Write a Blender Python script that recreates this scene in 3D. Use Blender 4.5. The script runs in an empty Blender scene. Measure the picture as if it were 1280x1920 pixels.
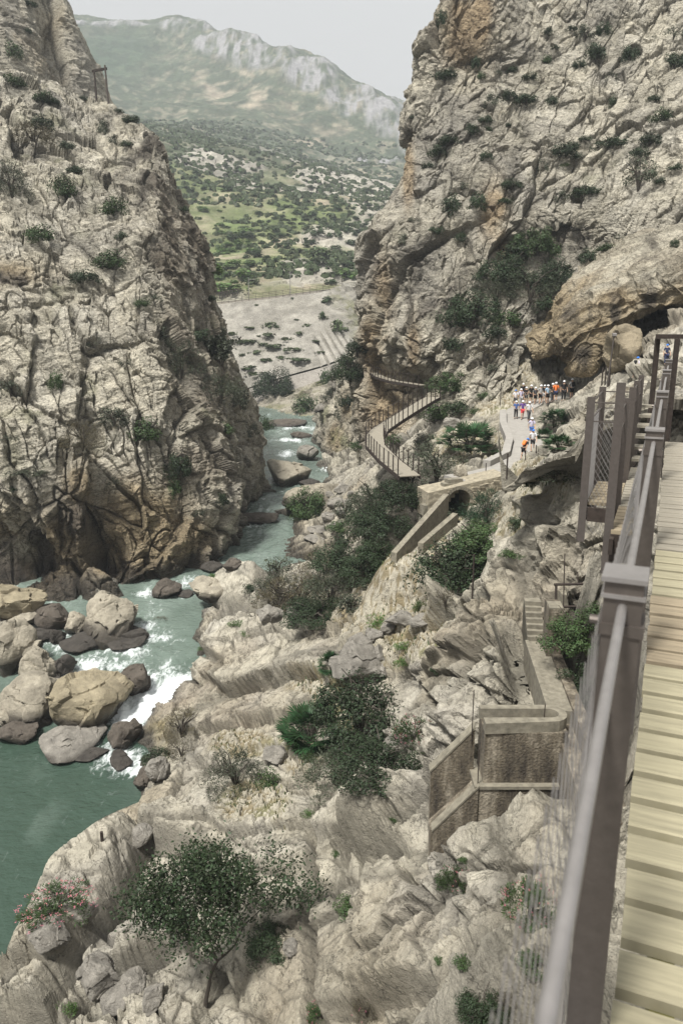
import bpy, math, random, time
import numpy as np
from mathutils import Vector, Matrix
T0 = time.time()
sc = bpy.context.scene
R = math.radians
PITCH = R(14.04); F = 1440.0
CT, ST = math.cos(PITCH), math.sin(PITCH)
# ------------------------------------------------------------------ camera, sky, sun, exposure
cam = bpy.data.cameras.new("camera"); camo = bpy.data.objects.new("camera", cam)
sc.collection.objects.link(camo); sc.camera = camo
camo.location = (0, 0, 0); camo.rotation_euler = (R(90) - PITCH, 0, 0)
cam.sensor_fit = 'VERTICAL'; cam.sensor_height = 36.0; cam.lens = F / 1920 * 36.0
cam.clip_start = 0.05; cam.clip_end = 9000
cam.dof.use_dof = True; cam.dof.focus_distance = 40.0; cam.dof.aperture_fstop = 6.0
w = bpy.data.worlds.new("World"); sc.world = w; w.use_nodes = True
nt = w.node_tree; nt.nodes.clear()
SUN_EL, SUN_AZ = R(62), R(218)          # azimuth clockwise from +Y (the view direction)
sky = nt.nodes.new('ShaderNodeTexSky'); sky.sky_type = 'NISHITA'; sky.sun_disc = False
sky.sun_elevation = SUN_EL; sky.sun_rotation = SUN_AZ; sky.dust_density = 6; sky.air_density = 1.0
hs = nt.nodes.new('ShaderNodeHueSaturation'); hs.inputs['Saturation'].default_value = 0.12
mxs = nt.nodes.new('ShaderNodeMix'); mxs.data_type = 'RGBA'; mxs.inputs[0].default_value = 0.8
mxs.inputs[7].default_value = (3.75, 3.70, 3.62, 1)           # even cloud veil, in the sky texture's units
bg = nt.nodes.new('ShaderNodeBackground'); bg.inputs['Strength'].default_value = 0.1
wo = nt.nodes.new('ShaderNodeOutputWorld')
nt.links.new(sky.outputs[0], hs.inputs['Color']); nt.links.new(hs.outputs[0], mxs.inputs[6])
nt.links.new(mxs.outputs[2], bg.inputs['Color']); nt.links.new(bg.outputs[0], wo.inputs['Surface'])
sl = bpy.data.lights.new("sun", 'SUN'); sl.energy = 3.4; sl.angle = R(9); sl.color = (1, 0.965, 0.9)
so = bpy.data.objects.new("sun", sl); sc.collection.objects.link(so)
sd = Vector((math.sin(SUN_AZ) * math.cos(SUN_EL), math.cos(SUN_AZ) * math.cos(SUN_EL), math.sin(SUN_EL)))
so.rotation_euler = (-sd).to_track_quat('-Z', 'Y').to_euler()
sc.view_settings.view_transform = 'Standard'; sc.view_settings.look = 'None'
sc.view_settings.exposure = 0.95; sc.view_settings.gamma = 1.0
sc.cycles.max_bounces = 5; sc.cycles.diffuse_bounces = 3; sc.cycles.glossy_bounces = 2
sc.cycles.transmission_bounces = 2; sc.cycles.volume_bounces = 0; sc.cycles.transparent_max_bounces = 4

# ------------------------------------------------------------------ photo geometry helpers
def P(px, py, t):
    r = (px - 640) / F; u = (960 - py) / F
    return np.array((r * t, (CT + u * ST) * t, (u * CT - ST) * t))
def PY(px, py, Y):
    u = (960 - py) / F
    return P(px, py, Y / (CT + u * ST))
def PZ(px, py, z):
    u = (960 - py) / F
    return P(px, py, z / (u * CT - ST))
def proj(v):
    f = v[:, 1] * CT - v[:, 2] * ST; u = v[:, 1] * ST + v[:, 2] * CT
    f = np.maximum(f, 0.01)
    return 640 + F * v[:, 0] / f, 960 - F * u / f

# ------------------------------------------------------------------ noise
def _hash(ix, iy, iz, seed):
    h = (ix * 73856093) ^ (iy * 19349663) ^ (iz * 83492791) ^ (seed * 2654435761 + 12345)
    h &= 0xffffffff
    h = ((h ^ (h >> 16)) * 0x45d9f3b) & 0xffffffff
    h = ((h ^ (h >> 16)) * 0x45d9f3b) & 0xffffffff
    return h ^ (h >> 16)
def vnoise(p, seed=0):
    i = np.floor(p).astype(np.int64); f = p - i
    f = f * f * f * (f * (f * 6 - 15) + 10)
    out = 0
    for a in (0, 1):
        wa = f[:, 0] if a else 1 - f[:, 0]
        for b in (0, 1):
            wb = f[:, 1] if b else 1 - f[:, 1]
            for c in (0, 1):
                wc = f[:, 2] if c else 1 - f[:, 2]
                h = _hash(i[:, 0] + a, i[:, 1] + b, i[:, 2] + c, seed)
                out = out + wa * wb * wc * (h & 0xffff) / 65535.0
    return out * 2 - 1
def fbm(p, octs=4, seed=0, gain=0.5, ridged=False):
    a = 1.0; s = 0; q = p.copy(); tot = 0
    for o in range(octs):
        n = vnoise(q, seed + o * 17)
        if ridged: n = 1 - 2 * np.abs(n)
        s = s + a * n; tot += a; a *= gain; q = q * 2.03 + 11.7
    return s / tot
def facet(p, seed=0):
    """blocky fractured rock: each cell a tilted plane; returns (height, edge distance, cell random)"""
    b = np.floor(p - 0.5).astype(np.int64); N = len(p)
    F1 = np.full(N, 9.0); F2 = np.full(N, 9.0); H = np.zeros(N); ID = np.zeros(N)
    for a in (0, 1):
        for c in (0, 1):
            for e in (0, 1):
                ix, iy, iz = b[:, 0] + a, b[:, 1] + c, b[:, 2] + e
                h = _hash(ix, iy, iz, seed)
                dx = p[:, 0] - (ix + .5 + ((h & 1023) / 1023. - .5) * .9)
                dy = p[:, 1] - (iy + .5 + (((h >> 10) & 1023) / 1023. - .5) * .9)
                dz = p[:, 2] - (iz + .5 + (((h >> 20) & 1023) / 1023. - .5) * .9)
                d = dx * dx + dy * dy + dz * dz
                g = _hash(ix, iy, iz, seed + 99)
                gx = (g & 1023) / 511.5 - 1; gy = ((g >> 10) & 1023) / 511.5 - 1; gz = ((g >> 20) & 1023) / 511.5 - 1
                hv = dx * gx + dy * gy + dz * gz + .35 * (((g >> 5) & 1023) / 511.5 - 1)
                m = d < F1
                F2 = np.where(m, F1, np.minimum(F2, d))
                H = np.where(m, hv, H); ID = np.where(m, (h & 4095) / 4095., ID); F1 = np.where(m, d, F1)
    return H, np.sqrt(F2) - np.sqrt(F1), ID
def sstep(a, b, x):
    t = np.clip((x - a) / (b - a), 0, 1); return t * t * (3 - 2 * t)

# ------------------------------------------------------------------ object helpers
COL = sc.collection
def tag(o, label=None, cat=None, group=None, kind=None):
    if label: o['label'] = label
    if cat: o['category'] = cat
    if group: o['group'] = group
    if kind: o['kind'] = kind
    return o
def link(name, me, mat=None, parent=None):
    o = bpy.data.objects.new(name, me); COL.objects.link(o)
    if mat is not None:
        for m in (mat if isinstance(mat, (list, tuple)) else [mat]): me.materials.append(m)
    if parent: o.parent = parent
    return o
def empty(name, loc=(0, 0, 0), rz=0.0):
    o = bpy.data.objects.new(name, None); COL.objects.link(o)
    o.location = loc; o.rotation_euler = (0, 0, rz); o.empty_display_size = .2; return o
def fastmesh(name, V, Q, col=None, smooth=False, mi=None, extra=None):
    """V (n,3); Q (m,k) quads or tris"""
    me = bpy.data.meshes.new(name); V = np.asarray(V, np.float32); Q = np.asarray(Q, np.int32); k = Q.shape[1]
    me.vertices.add(len(V)); me.vertices.foreach_set('co', V.ravel())
    me.loops.add(Q.size); me.loops.foreach_set('vertex_index', Q.ravel())
    me.polygons.add(len(Q)); me.polygons.foreach_set('loop_start', np.arange(0, Q.size, k, dtype=np.int32))
    if smooth: me.polygons.foreach_set('use_smooth', np.ones(len(Q), bool))
    else: me.polygons.foreach_set('use_smooth', np.zeros(len(Q), bool))
    if mi is not None: me.polygons.foreach_set('material_index', np.asarray(mi, np.int32))
    me.update(calc_edges=True)
    if col is not None:
        a = me.color_attributes.new('Col', 'FLOAT_COLOR', 'POINT')
        c = np.ones((len(V), 4), np.float32); c[:, :3] = col; a.data.foreach_set('color', c.ravel())
    for kx, vx in (extra or {}).items():
        a = me.attributes.new(kx, 'FLOAT', 'POINT'); a.data.foreach_set('value', np.asarray(vx, np.float32))
    return me
def gridquads(nu, nv):
    i = np.arange(nu * nv).reshape(nu, nv)
    return np.stack([i[:-1, :-1].ravel(), i[1:, :-1].ravel(), i[1:, 1:].ravel(), i[:-1, 1:].ravel()], 1)
def gridnormals(G):
    du = np.gradient(G, axis=0); dv = np.gradient(G, axis=1)
    n = np.cross(du, dv); return n / (np.linalg.norm(n, axis=2, keepdims=True) + 1e-9)
def catmull(C, n):
    """resample control array along axis 0 to n samples"""
    m = len(C); C = np.concatenate([2 * C[:1] - C[1:2], C, 2 * C[-1:] - C[-2:-1]], 0)
    s = np.linspace(0, m - 1 - 1e-6, n); i = s.astype(int); f = (s - i).reshape((-1,) + (1,) * (C.ndim - 1))
    a, b, c, d = C[i], C[i + 1], C[i + 2], C[i + 3]
    return 0.5 * (2 * b + (c - a) * f + (2 * a - 5 * b + 4 * c - d) * f ** 2 + (3 * b - a - 3 * c + d) * f ** 3)
def loft(cols, nu, nv):
    C = np.array(cols)                       # (ncols, nrows, 3)
    G = catmull(C, nu); G = np.swapaxes(catmull(np.swapaxes(G, 0, 1), nv), 0, 1); return G
class TPS:
    def __init__(s, pts, lam=0.002, sc_=40.0):
        pts = np.array(pts, float); s.c = pts[:, :2] / sc_; s.s = sc_; n = len(pts)
        K = s.k(s.c, s.c) + lam * np.eye(n); Pm = np.c_[np.ones(n), s.c]
        A = np.zeros((n + 3, n + 3)); A[:n, :n] = K; A[:n, n:] = Pm; A[n:, :n] = Pm.T
        s.w = np.linalg.solve(A, np.r_[pts[:, 2], 0, 0, 0])
    def k(s, a, b):
        r2 = ((a[:, None] - b[None]) ** 2).sum(2) + 1e-12; return .5 * r2 * np.log(r2)
    def __call__(s, x, y):
        q = np.c_[np.ravel(x), np.ravel(y)] / s.s; out = np.empty(len(q)); n = len(s.c)
        for i in range(0, len(q), 50000):
            z = q[i:i + 50000]; out[i:i + 50000] = s.k(z, s.c) @ s.w[:n] + s.w[n] + z @ s.w[n + 1:]
        return out.reshape(np.shape(x))
# ------------------------------------------------------------------ materials
def newmat(name):
    m = bpy.data.materials.new(name); m.use_nodes = True
    nt = m.node_tree; b = nt.nodes['Principled BSDF']; return m, nt, b
def simple(name, col, rough=0.7, metal=0.0, var=0.15, scale=8.0, bump=0.0, spec=0.3, stretch=(1, 1, 1), rz=0.0):
    m, nt, b = newmat(name); N = nt.nodes.new; L = nt.links.new
    tc = N('ShaderNodeTexCoord'); mp = N('ShaderNodeMapping'); mp.inputs['Scale'].default_value = stretch
    m0 = N('ShaderNodeMapping'); m0.inputs['Rotation'].default_value = (0, 0, rz)
    L(tc.outputs['Object'], m0.inputs[0]); L(m0.outputs[0], mp.inputs[0])
    n = N('ShaderNodeTexNoise'); n.inputs['Scale'].default_value = scale; n.inputs['Detail'].default_value = 7; n.inputs['Roughness'].default_value = .62
    L(mp.outputs[0], n.inputs['Vector'])
    r = N('ShaderNodeMapRange'); r.inputs[3].default_value = 1 - var; r.inputs[4].default_value = 1 + var
    r.inputs[1].default_value = .3; r.inputs[2].default_value = .7
    L(n.outputs['Fac'], r.inputs[0])
    mu = N('ShaderNodeVectorMath'); mu.operation = 'SCALE'; mu.inputs[0].default_value = col[:3]
    L(r.outputs[0], mu.inputs['Scale']); L(mu.outputs[0], b.inputs['Base Color'])
    b.inputs['Roughness'].default_value = rough; b.inputs['Metallic'].default_value = metal
    b.inputs['Specular IOR Level'].default_value = spec
    if bump:
        bp = N('ShaderNodeBump'); bp.inputs['Strength'].default_value = 1; bp.inputs['Distance'].default_value = bump
        L(n.outputs['Fac'], bp.inputs['Height']); L(bp.outputs[0], b.inputs['Normal'])
    return m
def rockmat(name, s=1.0, bump=0.25, contrast=.28, cracks=-.12, fissures=((1.1, .020, .5), (2.9, .028, .62)), grain=.62):
    """vertex colour carries the rock's own colour; nodes add grain, lichen specks and bump"""
    m, nt, b = newmat(name); N = nt.nodes.new; L = nt.links.new
    at = N('ShaderNodeAttribute'); at.attribute_name = 'Col'
    tc = N('ShaderNodeTexCoord')
    mp = N('ShaderNodeMapping'); mp.inputs['Rotation'].default_value = (.5, .35, .2); mp.inputs['Scale'].default_value = (1, 1, 1.7)
    L(tc.outputs['Object'], mp.inputs[0])
    n1 = N('ShaderNodeTexNoise'); n1.inputs['Scale'].default_value = 1.3 * s; n1.inputs['Detail'].default_value = 9; n1.inputs['Roughness'].default_value = .68
    n2 = N('ShaderNodeTexNoise'); n2.inputs['Scale'].default_value = 7 * s; n2.inputs['Detail'].default_value = 6; n2.inputs['Roughness'].default_value = .7
    wv = N('ShaderNodeVectorMath'); wv.operation = 'MULTIPLY_ADD'; wv.inputs[1].default_value = (.5 / s,) * 3
    L(n1.outputs['Color'], wv.inputs[0]); L(mp.outputs[0], wv.inputs[2])
    L(mp.outputs[0], n1.inputs['Vector']); L(mp.outputs[0], n2.inputs['Vector'])
    r = N('ShaderNodeMapRange'); r.inputs[1].default_value = .3; r.inputs[2].default_value = .7
    r.inputs[3].default_value = 1 - contrast; r.inputs[4].default_value = 1 + contrast
    L(n1.outputs['Fac'], r.inputs[0])
    r2 = N('ShaderNodeMapRange'); r2.inputs[1].default_value = .3; r2.inputs[2].default_value = .7
    r2.inputs[3].default_value = .88; r2.inputs[4].default_value = 1.12
    L(n2.outputs['Fac'], r2.inputs[0])
    n4 = N('ShaderNodeTexNoise'); n4.inputs['Scale'].default_value = 26 * s; n4.inputs['Detail'].default_value = 4; n4.inputs['Roughness'].default_value = .75; L(mp.outputs[0], n4.inputs['Vector'])
    r4 = N('ShaderNodeMapRange'); r4.inputs[1].default_value = .36; r4.inputs[2].default_value = .62; r4.inputs[3].default_value = grain; r4.inputs[4].default_value = 1.14
    L(n4.outputs['Fac'], r4.inputs[0])
    m4 = N('ShaderNodeMath'); m4.operation = 'MULTIPLY'; L(r.outputs[0], m4.inputs[0]); L(r4.outputs[0], m4.inputs[1])
    mm = N('ShaderNodeMath'); mm.operation = 'MULTIPLY'; L(m4.outputs[0], mm.inputs[0]); L(r2.outputs[0], mm.inputs[1])
    # soil-filled fissures: thin lines where distorted noises cross their middle value
    fis = mm
    for fs, fw, dk in (fissures or ()):
        nf = N('ShaderNodeTexNoise'); nf.inputs['Scale'].default_value = fs * s; nf.inputs['Detail'].default_value = 5; nf.inputs['Roughness'].default_value = .6; nf.inputs['Distortion'].default_value = .6
        L(mp.outputs[0], nf.inputs['Vector'])
        f1 = N('ShaderNodeMath'); f1.operation = 'SUBTRACT'; f1.inputs[1].default_value = .5; L(nf.outputs['Fac'], f1.inputs[0])
        f2 = N('ShaderNodeMath'); f2.operation = 'ABSOLUTE'; L(f1.outputs[0], f2.inputs[0])
        f3 = N('ShaderNodeMapRange'); f3.inputs[1].default_value = fw * .25; f3.inputs[2].default_value = fw; f3.inputs[3].default_value = dk; f3.inputs[4].default_value = 1
        L(f2.outputs[0], f3.inputs[0])
        f4 = N('ShaderNodeMath'); f4.operation = 'MULTIPLY'; L(fis.outputs[0], f4.inputs[0]); L(f3.outputs[0], f4.inputs[1]); fis = f4
    sc_ = N('ShaderNodeVectorMath'); sc_.operation = 'SCALE'; L(at.outputs['Color'], sc_.inputs[0]); L(fis.outputs[0], sc_.inputs['Scale'])
    L(sc_.outputs[0], b.inputs['Base Color'])
    b.inputs['Roughness'].default_value = .93; b.inputs['Specular IOR Level'].default_value = .2
    wt = N('ShaderNodeAttribute'); wt.attribute_name = 'wet'
    wr = N('ShaderNodeMapRange'); wr.inputs[3].default_value = .93; wr.inputs[4].default_value = .3
    L(wt.outputs['Fac'], wr.inputs[0]); L(wr.outputs[0], b.inputs['Roughness'])
    # bump height: grain + thin meandering cracks where a slow noise crosses its middle
    n3 = N('ShaderNodeTexNoise'); n3.inputs['Scale'].default_value = .8 * s; n3.inputs['Detail'].default_value = 7; n3.inputs['Roughness'].default_value = .55
    L(wv.outputs[0], n3.inputs['Vector'])
    sb = N('ShaderNodeMath'); sb.operation = 'SUBTRACT'; sb.inputs[1].default_value = .5; L(n3.outputs['Fac'], sb.inputs[0])
    ab = N('ShaderNodeMath'); ab.operation = 'ABSOLUTE'; L(sb.outputs[0], ab.inputs[0])
    vr = N('ShaderNodeMapRange'); vr.inputs[1].default_value = 0; vr.inputs[2].default_value = .014; vr.inputs[3].default_value = cracks; vr.inputs[4].default_value = 0
    L(ab.outputs[0], vr.inputs[0])
    a1 = N('ShaderNodeMath'); a1.operation = 'MULTIPLY_ADD'; a1.inputs[1].default_value = .5; L(n2.outputs['Fac'], a1.inputs[0]); L(n1.outputs['Fac'], a1.inputs[2])
    a3 = N('ShaderNodeMath'); a3.operation = 'MULTIPLY_ADD'; a3.inputs[1].default_value = .22; L(n4.outputs['Fac'], a3.inputs[0]); L(a1.outputs[0], a3.inputs[2])
    a2 = N('ShaderNodeMath'); a2.operation = 'ADD'; L(a3.outputs[0], a2.inputs[0]); L(vr.outputs[0], a2.inputs[1])
    bp = N('ShaderNodeBump'); bp.inputs['Strength'].default_value = 1; bp.inputs['Distance'].default_value = bump
    L(a2.outputs[0], bp.inputs['Height']); L(bp.outputs[0], b.inputs['Normal'])
    return m
M = {}
M['cliff'] = rockmat('limestone_cliff', 0.55, 0.6, .16)
M['rock'] = rockmat('limestone_rock', 1.2, 0.15, .14, -.1, ((.38, .009, .5), (1.3, .012, .72)), .80)
M['boulder'] = rockmat('boulder_stone', 1.6, 0.14, .2, -.12, False)
M['far'] = rockmat('far_hillside', 0.12, 1.2, .25, 0.0, False)
def leafmat(name, col, var=.45, rough=.55, trans=0.15):
    m, nt, b = newmat(name); N = nt.nodes.new; L = nt.links.new
    g = N('ShaderNodeNewGeometry'); oi = N('ShaderNodeObjectInfo')
    r = N('ShaderNodeMapRange'); r.inputs[3].default_value = 1 - var; r.inputs[4].default_value = 1 + var
    L(g.outputs['Random Per Island'], r.inputs[0])
    r2 = N('ShaderNodeMapRange'); r2.inputs[3].default_value = .75; r2.inputs[4].default_value = 1.25
    L(oi.outputs['Random'], r2.inputs[0])
    mm = N('ShaderNodeMath'); mm.operation = 'MULTIPLY'; L(r.outputs[0], mm.inputs[0]); L(r2.outputs[0], mm.inputs[1])
    s = N('ShaderNodeVectorMath'); s.operation = 'SCALE'; s.inputs[0].default_value = col; L(mm.outputs[0], s.inputs['Scale'])
    hs = N('ShaderNodeHueSaturation'); L(s.outputs[0], hs.inputs['Color'])
    r3 = N('ShaderNodeMapRange'); r3.inputs[3].default_value = .475; r3.inputs[4].default_value = .53
    L(g.outputs['Random Per Island'], r3.inputs[0]); L(r3.outputs[0], hs.inputs['Hue'])
    L(hs.outputs[0], b.inputs['Base Color']); b.inputs['Roughness'].default_value = rough
    b.inputs['Specular IOR Level'].default_value = .25
    b.inputs['Transmission Weight'].default_value = 0
    tr = N('ShaderNodeBsdfTranslucent'); L(hs.outputs[0], tr.inputs['Color'])
    mx = N('ShaderNodeMixShader'); mx.inputs[0].default_value = trans
    out = nt.nodes['Material Output']; L(b.outputs[0], mx.inputs[1]); L(tr.outputs[0], mx.inputs[2]); L(mx.outputs[0], out.inputs['Surface'])
    return m
M['leaf_dark'] = leafmat('dark_evergreen_leaf', (.026, .040, .018))
M['leaf_mid'] = leafmat('green_leaf', (.040, .064, .022))
M['leaf_grey'] = leafmat('grey_green_leaf', (.052, .060, .038))
M['leaf_dry'] = leafmat('brownish_leaf', (.085, .072, .045))
M['leaf_bright'] = leafmat('bright_green_leaf', (.060, .105, .026))
M['leaf_palm'] = leafmat('fan_palm_leaf', (.024, .056, .020))
M['leaf_pine'] = leafmat('pine_needle', (.024, .052, .024))
M['grass'] = leafmat('dry_grass', (.15, .14, .065))
M['flower'] = leafmat('pink_flower', (.42, .15, .19), var=.25, trans=.2)
M['leaf_hill'] = leafmat('hillside_scrub_leaf', (.070, .092, .040)); M['leaf_hill2'] = leafmat('bright_hillside_leaf', (.085, .135, .035))
M['bark'] = simple('bark', (.055, .047, .038), .9, bump=.01, scale=20)
# ------------------------------------------------------------------ rock colouring
BEIGE = np.array((.62, .575, .465)); GREY = np.array((.32, .30, .265)); OCH = np.array((.43, .335, .20)); DARK = np.array((.075, .065, .055))  # first tone is the limestone's own base colour
PALE = np.array((.72, .68, .58)); SOIL = np.array((.33, .27, .16)); GRS = np.array((.15, .165, .06))
def mixc(c, d, m): return c * (1 - m[:, None]) + d * m[:, None]
def blob(px, py, spots):
    m = np.zeros(len(px))
    for (x, y, rx, ry) in spots: m = np.maximum(m, np.exp(-(((px - x) / rx) ** 2 + ((py - y) / ry) ** 2)))
    return m
ROT = np.array(Matrix.Rotation(.45, 3, 'Y') @ Matrix.Rotation(.5, 3, 'X'))
def ease_grid(Q, G, th, it=6):
    """over-stretched drops are eased so they stay rock faces, not combs"""
    def el(A):
        a = np.zeros(A.shape[:2]); e0 = np.linalg.norm(A[1:] - A[:-1], axis=2); a[1:] = e0; a[:-1] = np.maximum(a[:-1], e0); return a
    mk = sstep(th, th * 1.8, el(Q) / (np.maximum(el(G), 1e-4)))
    m2 = mk.copy(); m2[1:] = np.maximum(m2[1:], mk[:-1]); m2[:-1] = np.maximum(m2[:-1], mk[1:]); m2[:, 1:] = np.maximum(m2[:, 1:], mk[:, :-1]); m2[:, :-1] = np.maximum(m2[:, :-1], mk[:, 1:])
    mk = m2[1:-1, 1:-1, None]
    for _ in range(it):
        S = Q.copy(); S[1:-1, 1:-1] = Q[1:-1, 1:-1] * (1 - .8 * mk) + .2 * mk * (Q[2:, 1:-1] + Q[:-2, 1:-1] + Q[1:-1, 2:] + Q[1:-1, :-2]); Q = S
    return Q
def rock_displace(G, big=1.0, sizes=((9, 1.8), (3.2, .8), (1.2, .32), (.5, .12)), seed=0, stretch=(1, 1, .55), warp=1.2, crack=1.0, rot=ROT, sm=0.0, amask=None, bed=.55, fine=1.0, relax=1, mmax=1.8, ease=99, joints=(((.20, .20, .035), .5, .03), ((.05, .07, .34), .4, .035))):
    nu, nv, _ = G.shape; n = gridnormals(G).reshape(-1, 3); p = G.reshape(-1, 3)
    wv = np.stack([fbm(p / 6 + s * 31, 3, seed + s) for s in range(3)], 1)
    q0 = (p + wv * warp) @ rot.T * np.array(stretch)
    d = np.zeros(len(p)); ids = []; cr = np.zeros(len(p))
    for k, (s, a) in enumerate(sizes):
        H, E, I = facet(q0 / s + 7.3 * k, seed + 5 * k)
        e = sstep(0, .07, E)
        a = a * np.clip(.72 + 1.7 * fbm(p / (s * 2.4) + 5.1 * k, 2, seed + 60 + k), .08, mmax)
        d += a * H * (1 - sm * (1 - sstep(0, .5, E))) - crack * a * .45 * (1 - e)
        cr = np.maximum(cr, (1 - sstep(0, .10, E)) * (1 if k < 3 else .5)); ids.append(I)
    d += big * .9 * fbm(p / 14, 3, seed + 50)
    d += bed * fbm(((p + wv * .8) @ rot.T) * np.array((.16, .22, 1.15)), 4, seed + 80, gain=.6)
    d += .10 * fine * fbm(p * 1.9, 3, seed + 85, gain=.65, ridged=True)
    jt = np.zeros(len(p))
    for k, (sc3, dep, wdt) in enumerate(joints):
        f_ = np.abs(fbm(q0 * np.array(sc3) + 3.3 * k, 3, seed + 120 + 9 * k, gain=.42)); c_ = 1 - sstep(0, wdt, f_)
        gate = sstep(-.25, .15, fbm(p / 9 + 2.2 * k, 2, seed + 140 + k)); jt = np.maximum(jt, c_ * gate); d -= dep * c_ * gate
    cr = np.maximum(cr, jt * 1.3)
    if amask is not None: d = d * amask
    Q = (p + n * d[:, None]).reshape(nu, nv, 3)
    for _ in range(relax):
        S = Q.copy(); S[1:-1, 1:-1] = .4 * Q[1:-1, 1:-1] + .15 * (Q[2:, 1:-1] + Q[:-2, 1:-1] + Q[1:-1, 2:] + Q[1:-1, :-2]); Q = S
    if ease < 50: Q = ease_grid(Q, G, ease)
    return Q.reshape(-1, 3), ids, cr
def finish(name, Pn, nu, nv, col, mat, wet=None, kind='structure', flip=False, smooth=False):
    Q = gridquads(nu, nv)
    if flip: Q = Q[:, ::-1]
    me = fastmesh(name, Pn, Q, col=np.clip(col, .005, .9), extra={'wet': wet if wet is not None else np.zeros(len(Pn))}, smooth=smooth)
    o = link(name, me, mat); tag(o, kind=kind); return o

# ------------------------------------------------------------------ left cliff
def colp(rows): return [PY(*r) for r in rows]
LC = [
 [(-320,1135,64),(-320,1030,66),(-320,930,65),(-320,820,66),(-320,700,70),(-320,580,75),(-320,460,82),(-320,350,90),(-320,250,100),(-320,120,115)],
 [(-130,1125,69),(-130,1030,73),(-130,935,71),(-130,825,71),(-130,700,75),(-130,575,80),(-130,455,87),(-130,340,96),(-130,240,107),(-130,125,122)],
 [(0,1118,72),(0,1040,76),(0,945,73),(0,830,73),(0,700,78),(0,570,83),(0,450,90),(0,330,100),(0,230,112),(0,132,128)],
 [(120,1127,71),(115,1045,76),(105,950,73.5),(105,840,75),(105,710,80),(105,590,85),(100,470,92),(100,350,103),(95,250,117),(85,155,135)],
 [(225,1110,73),(215,1035,75),(210,940,75.5),(205,840,78),(205,720,82),(200,600,87),(195,480,94),(190,370,103),(180,275,118),(165,185,142)],
 [(325,1082,78),(320,1000,78),(310,920,79),(300,830,81),(290,720,84),(275,610,88),(260,500,93),(250,400,101),(235,305,113),(215,212,133)],
 [(405,1040,84),(410,960,83.5),(402,880,85),(390,800,88),(370,700,91),(345,600,94),(322,500,97),(303,415,101),(286,335,107),(262,238,124)],
 [(437,990,98),(436,930,99),(434,870,100),(427,790,102),(412,700,104),(388,610,106),(360,520,108),(328,435,110),(305,350,112),(290,262,120)],
 [(478,943,108),(484,890,108),(482,830,109),(466,755,111),(436,685,112),(404,620,113),(388,545,114),(383,480,114),(343,400,116),(312,310,121)],
]
def wl(y): return np.interp(y, [40, 46, 50, 55, 61, 66, 75, 86, 100, 125], [-26.6, -26.5, -26.1, -25.6, -25.1, -24.9, -24.5, -24.1, -23.5, -23.0])
def slide(col):      # bring a column's foot to the water level along its own sight lines
    k = 1.0
    for _ in range(6): k = float(wl(col[0][1] * k)) / col[0][2]
    return [q * k for q in col]
C = [slide(colp(c)) for c in LC]
C.append([p + np.array((-3, 10, 0)) for p in C[-1]])
C.append([p + np.array((-25, 18, -2)) for p in C[-2]])
C = [[c[0] + np.array((0, 0, -5.0))] + c + [c[-1] + np.array((-2, 14, -3.0)), c[-1] + np.array((-5, 35, -16.0))] for c in C]
G = loft(C, 760, 820)
Pn, ids, cr = rock_displace(G, 1.3, seed=3, crack=.55, warp=1.3, bed=.42, relax=0, sizes=((13, 2.8), (5, 1.25), (2.1, .62), (.9, .34)), stretch=(1.25, 1, .55))
px, py = proj(Pn)
n1 = fbm(Pn / 5, 4, 70); n2 = fbm(Pn * np.array((.5, .5, .12)), 4, 71)
base = mixc(np.tile(BEIGE, (len(Pn), 1)), GREY, np.clip(.18 + .9 * n1 + .3 * (ids[1] - .5), 0, 1))
base = mixc(base, PALE, np.clip(n2 * 1.2 + .1, 0, .75))
m = blob(px, py, [(150,940,30,90),(260,960,90,60),(260,1050,120,50),(120,1030,70,70),(30,510,70,25),(330,1010,70,50),(60,1080,80,40),(20,990,60,40)])
base = mixc(base, OCH, np.clip(m * (1 + n1 * 1.4), 0, .8))
streak = fbm(np.c_[Pn[:, 0] * .55, Pn[:, 1] * .3, Pn[:, 2] * .05], 4, 91)
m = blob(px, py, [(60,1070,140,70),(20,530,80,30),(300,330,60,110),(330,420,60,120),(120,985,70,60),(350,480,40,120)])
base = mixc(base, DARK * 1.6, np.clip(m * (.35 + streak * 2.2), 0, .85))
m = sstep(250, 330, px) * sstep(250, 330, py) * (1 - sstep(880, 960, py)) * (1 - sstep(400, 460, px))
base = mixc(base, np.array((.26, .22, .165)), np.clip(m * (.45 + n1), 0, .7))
gm = np.clip(fbm(Pn / 3.2, 4, 93) * 2.0 - .35, 0, 1) * blob(px, py, [(60,320,140,140),(110,780,150,130),(330,780,120,150),(380,680,80,130),(40,560,90,90)])
base = mixc(base, GRS, gm * .75)
wetz = 1 - sstep(-23.8, -22.0, Pn[:, 2] + n1 * .8)
base = mixc(base, DARK * .9, wetz * .85)
base *= (1 - .30 * np.minimum(cr, 1))[:, None]
finish('left_cliff', Pn, 760, 820, base, M['cliff'], wet=wetz, flip=True)

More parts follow.
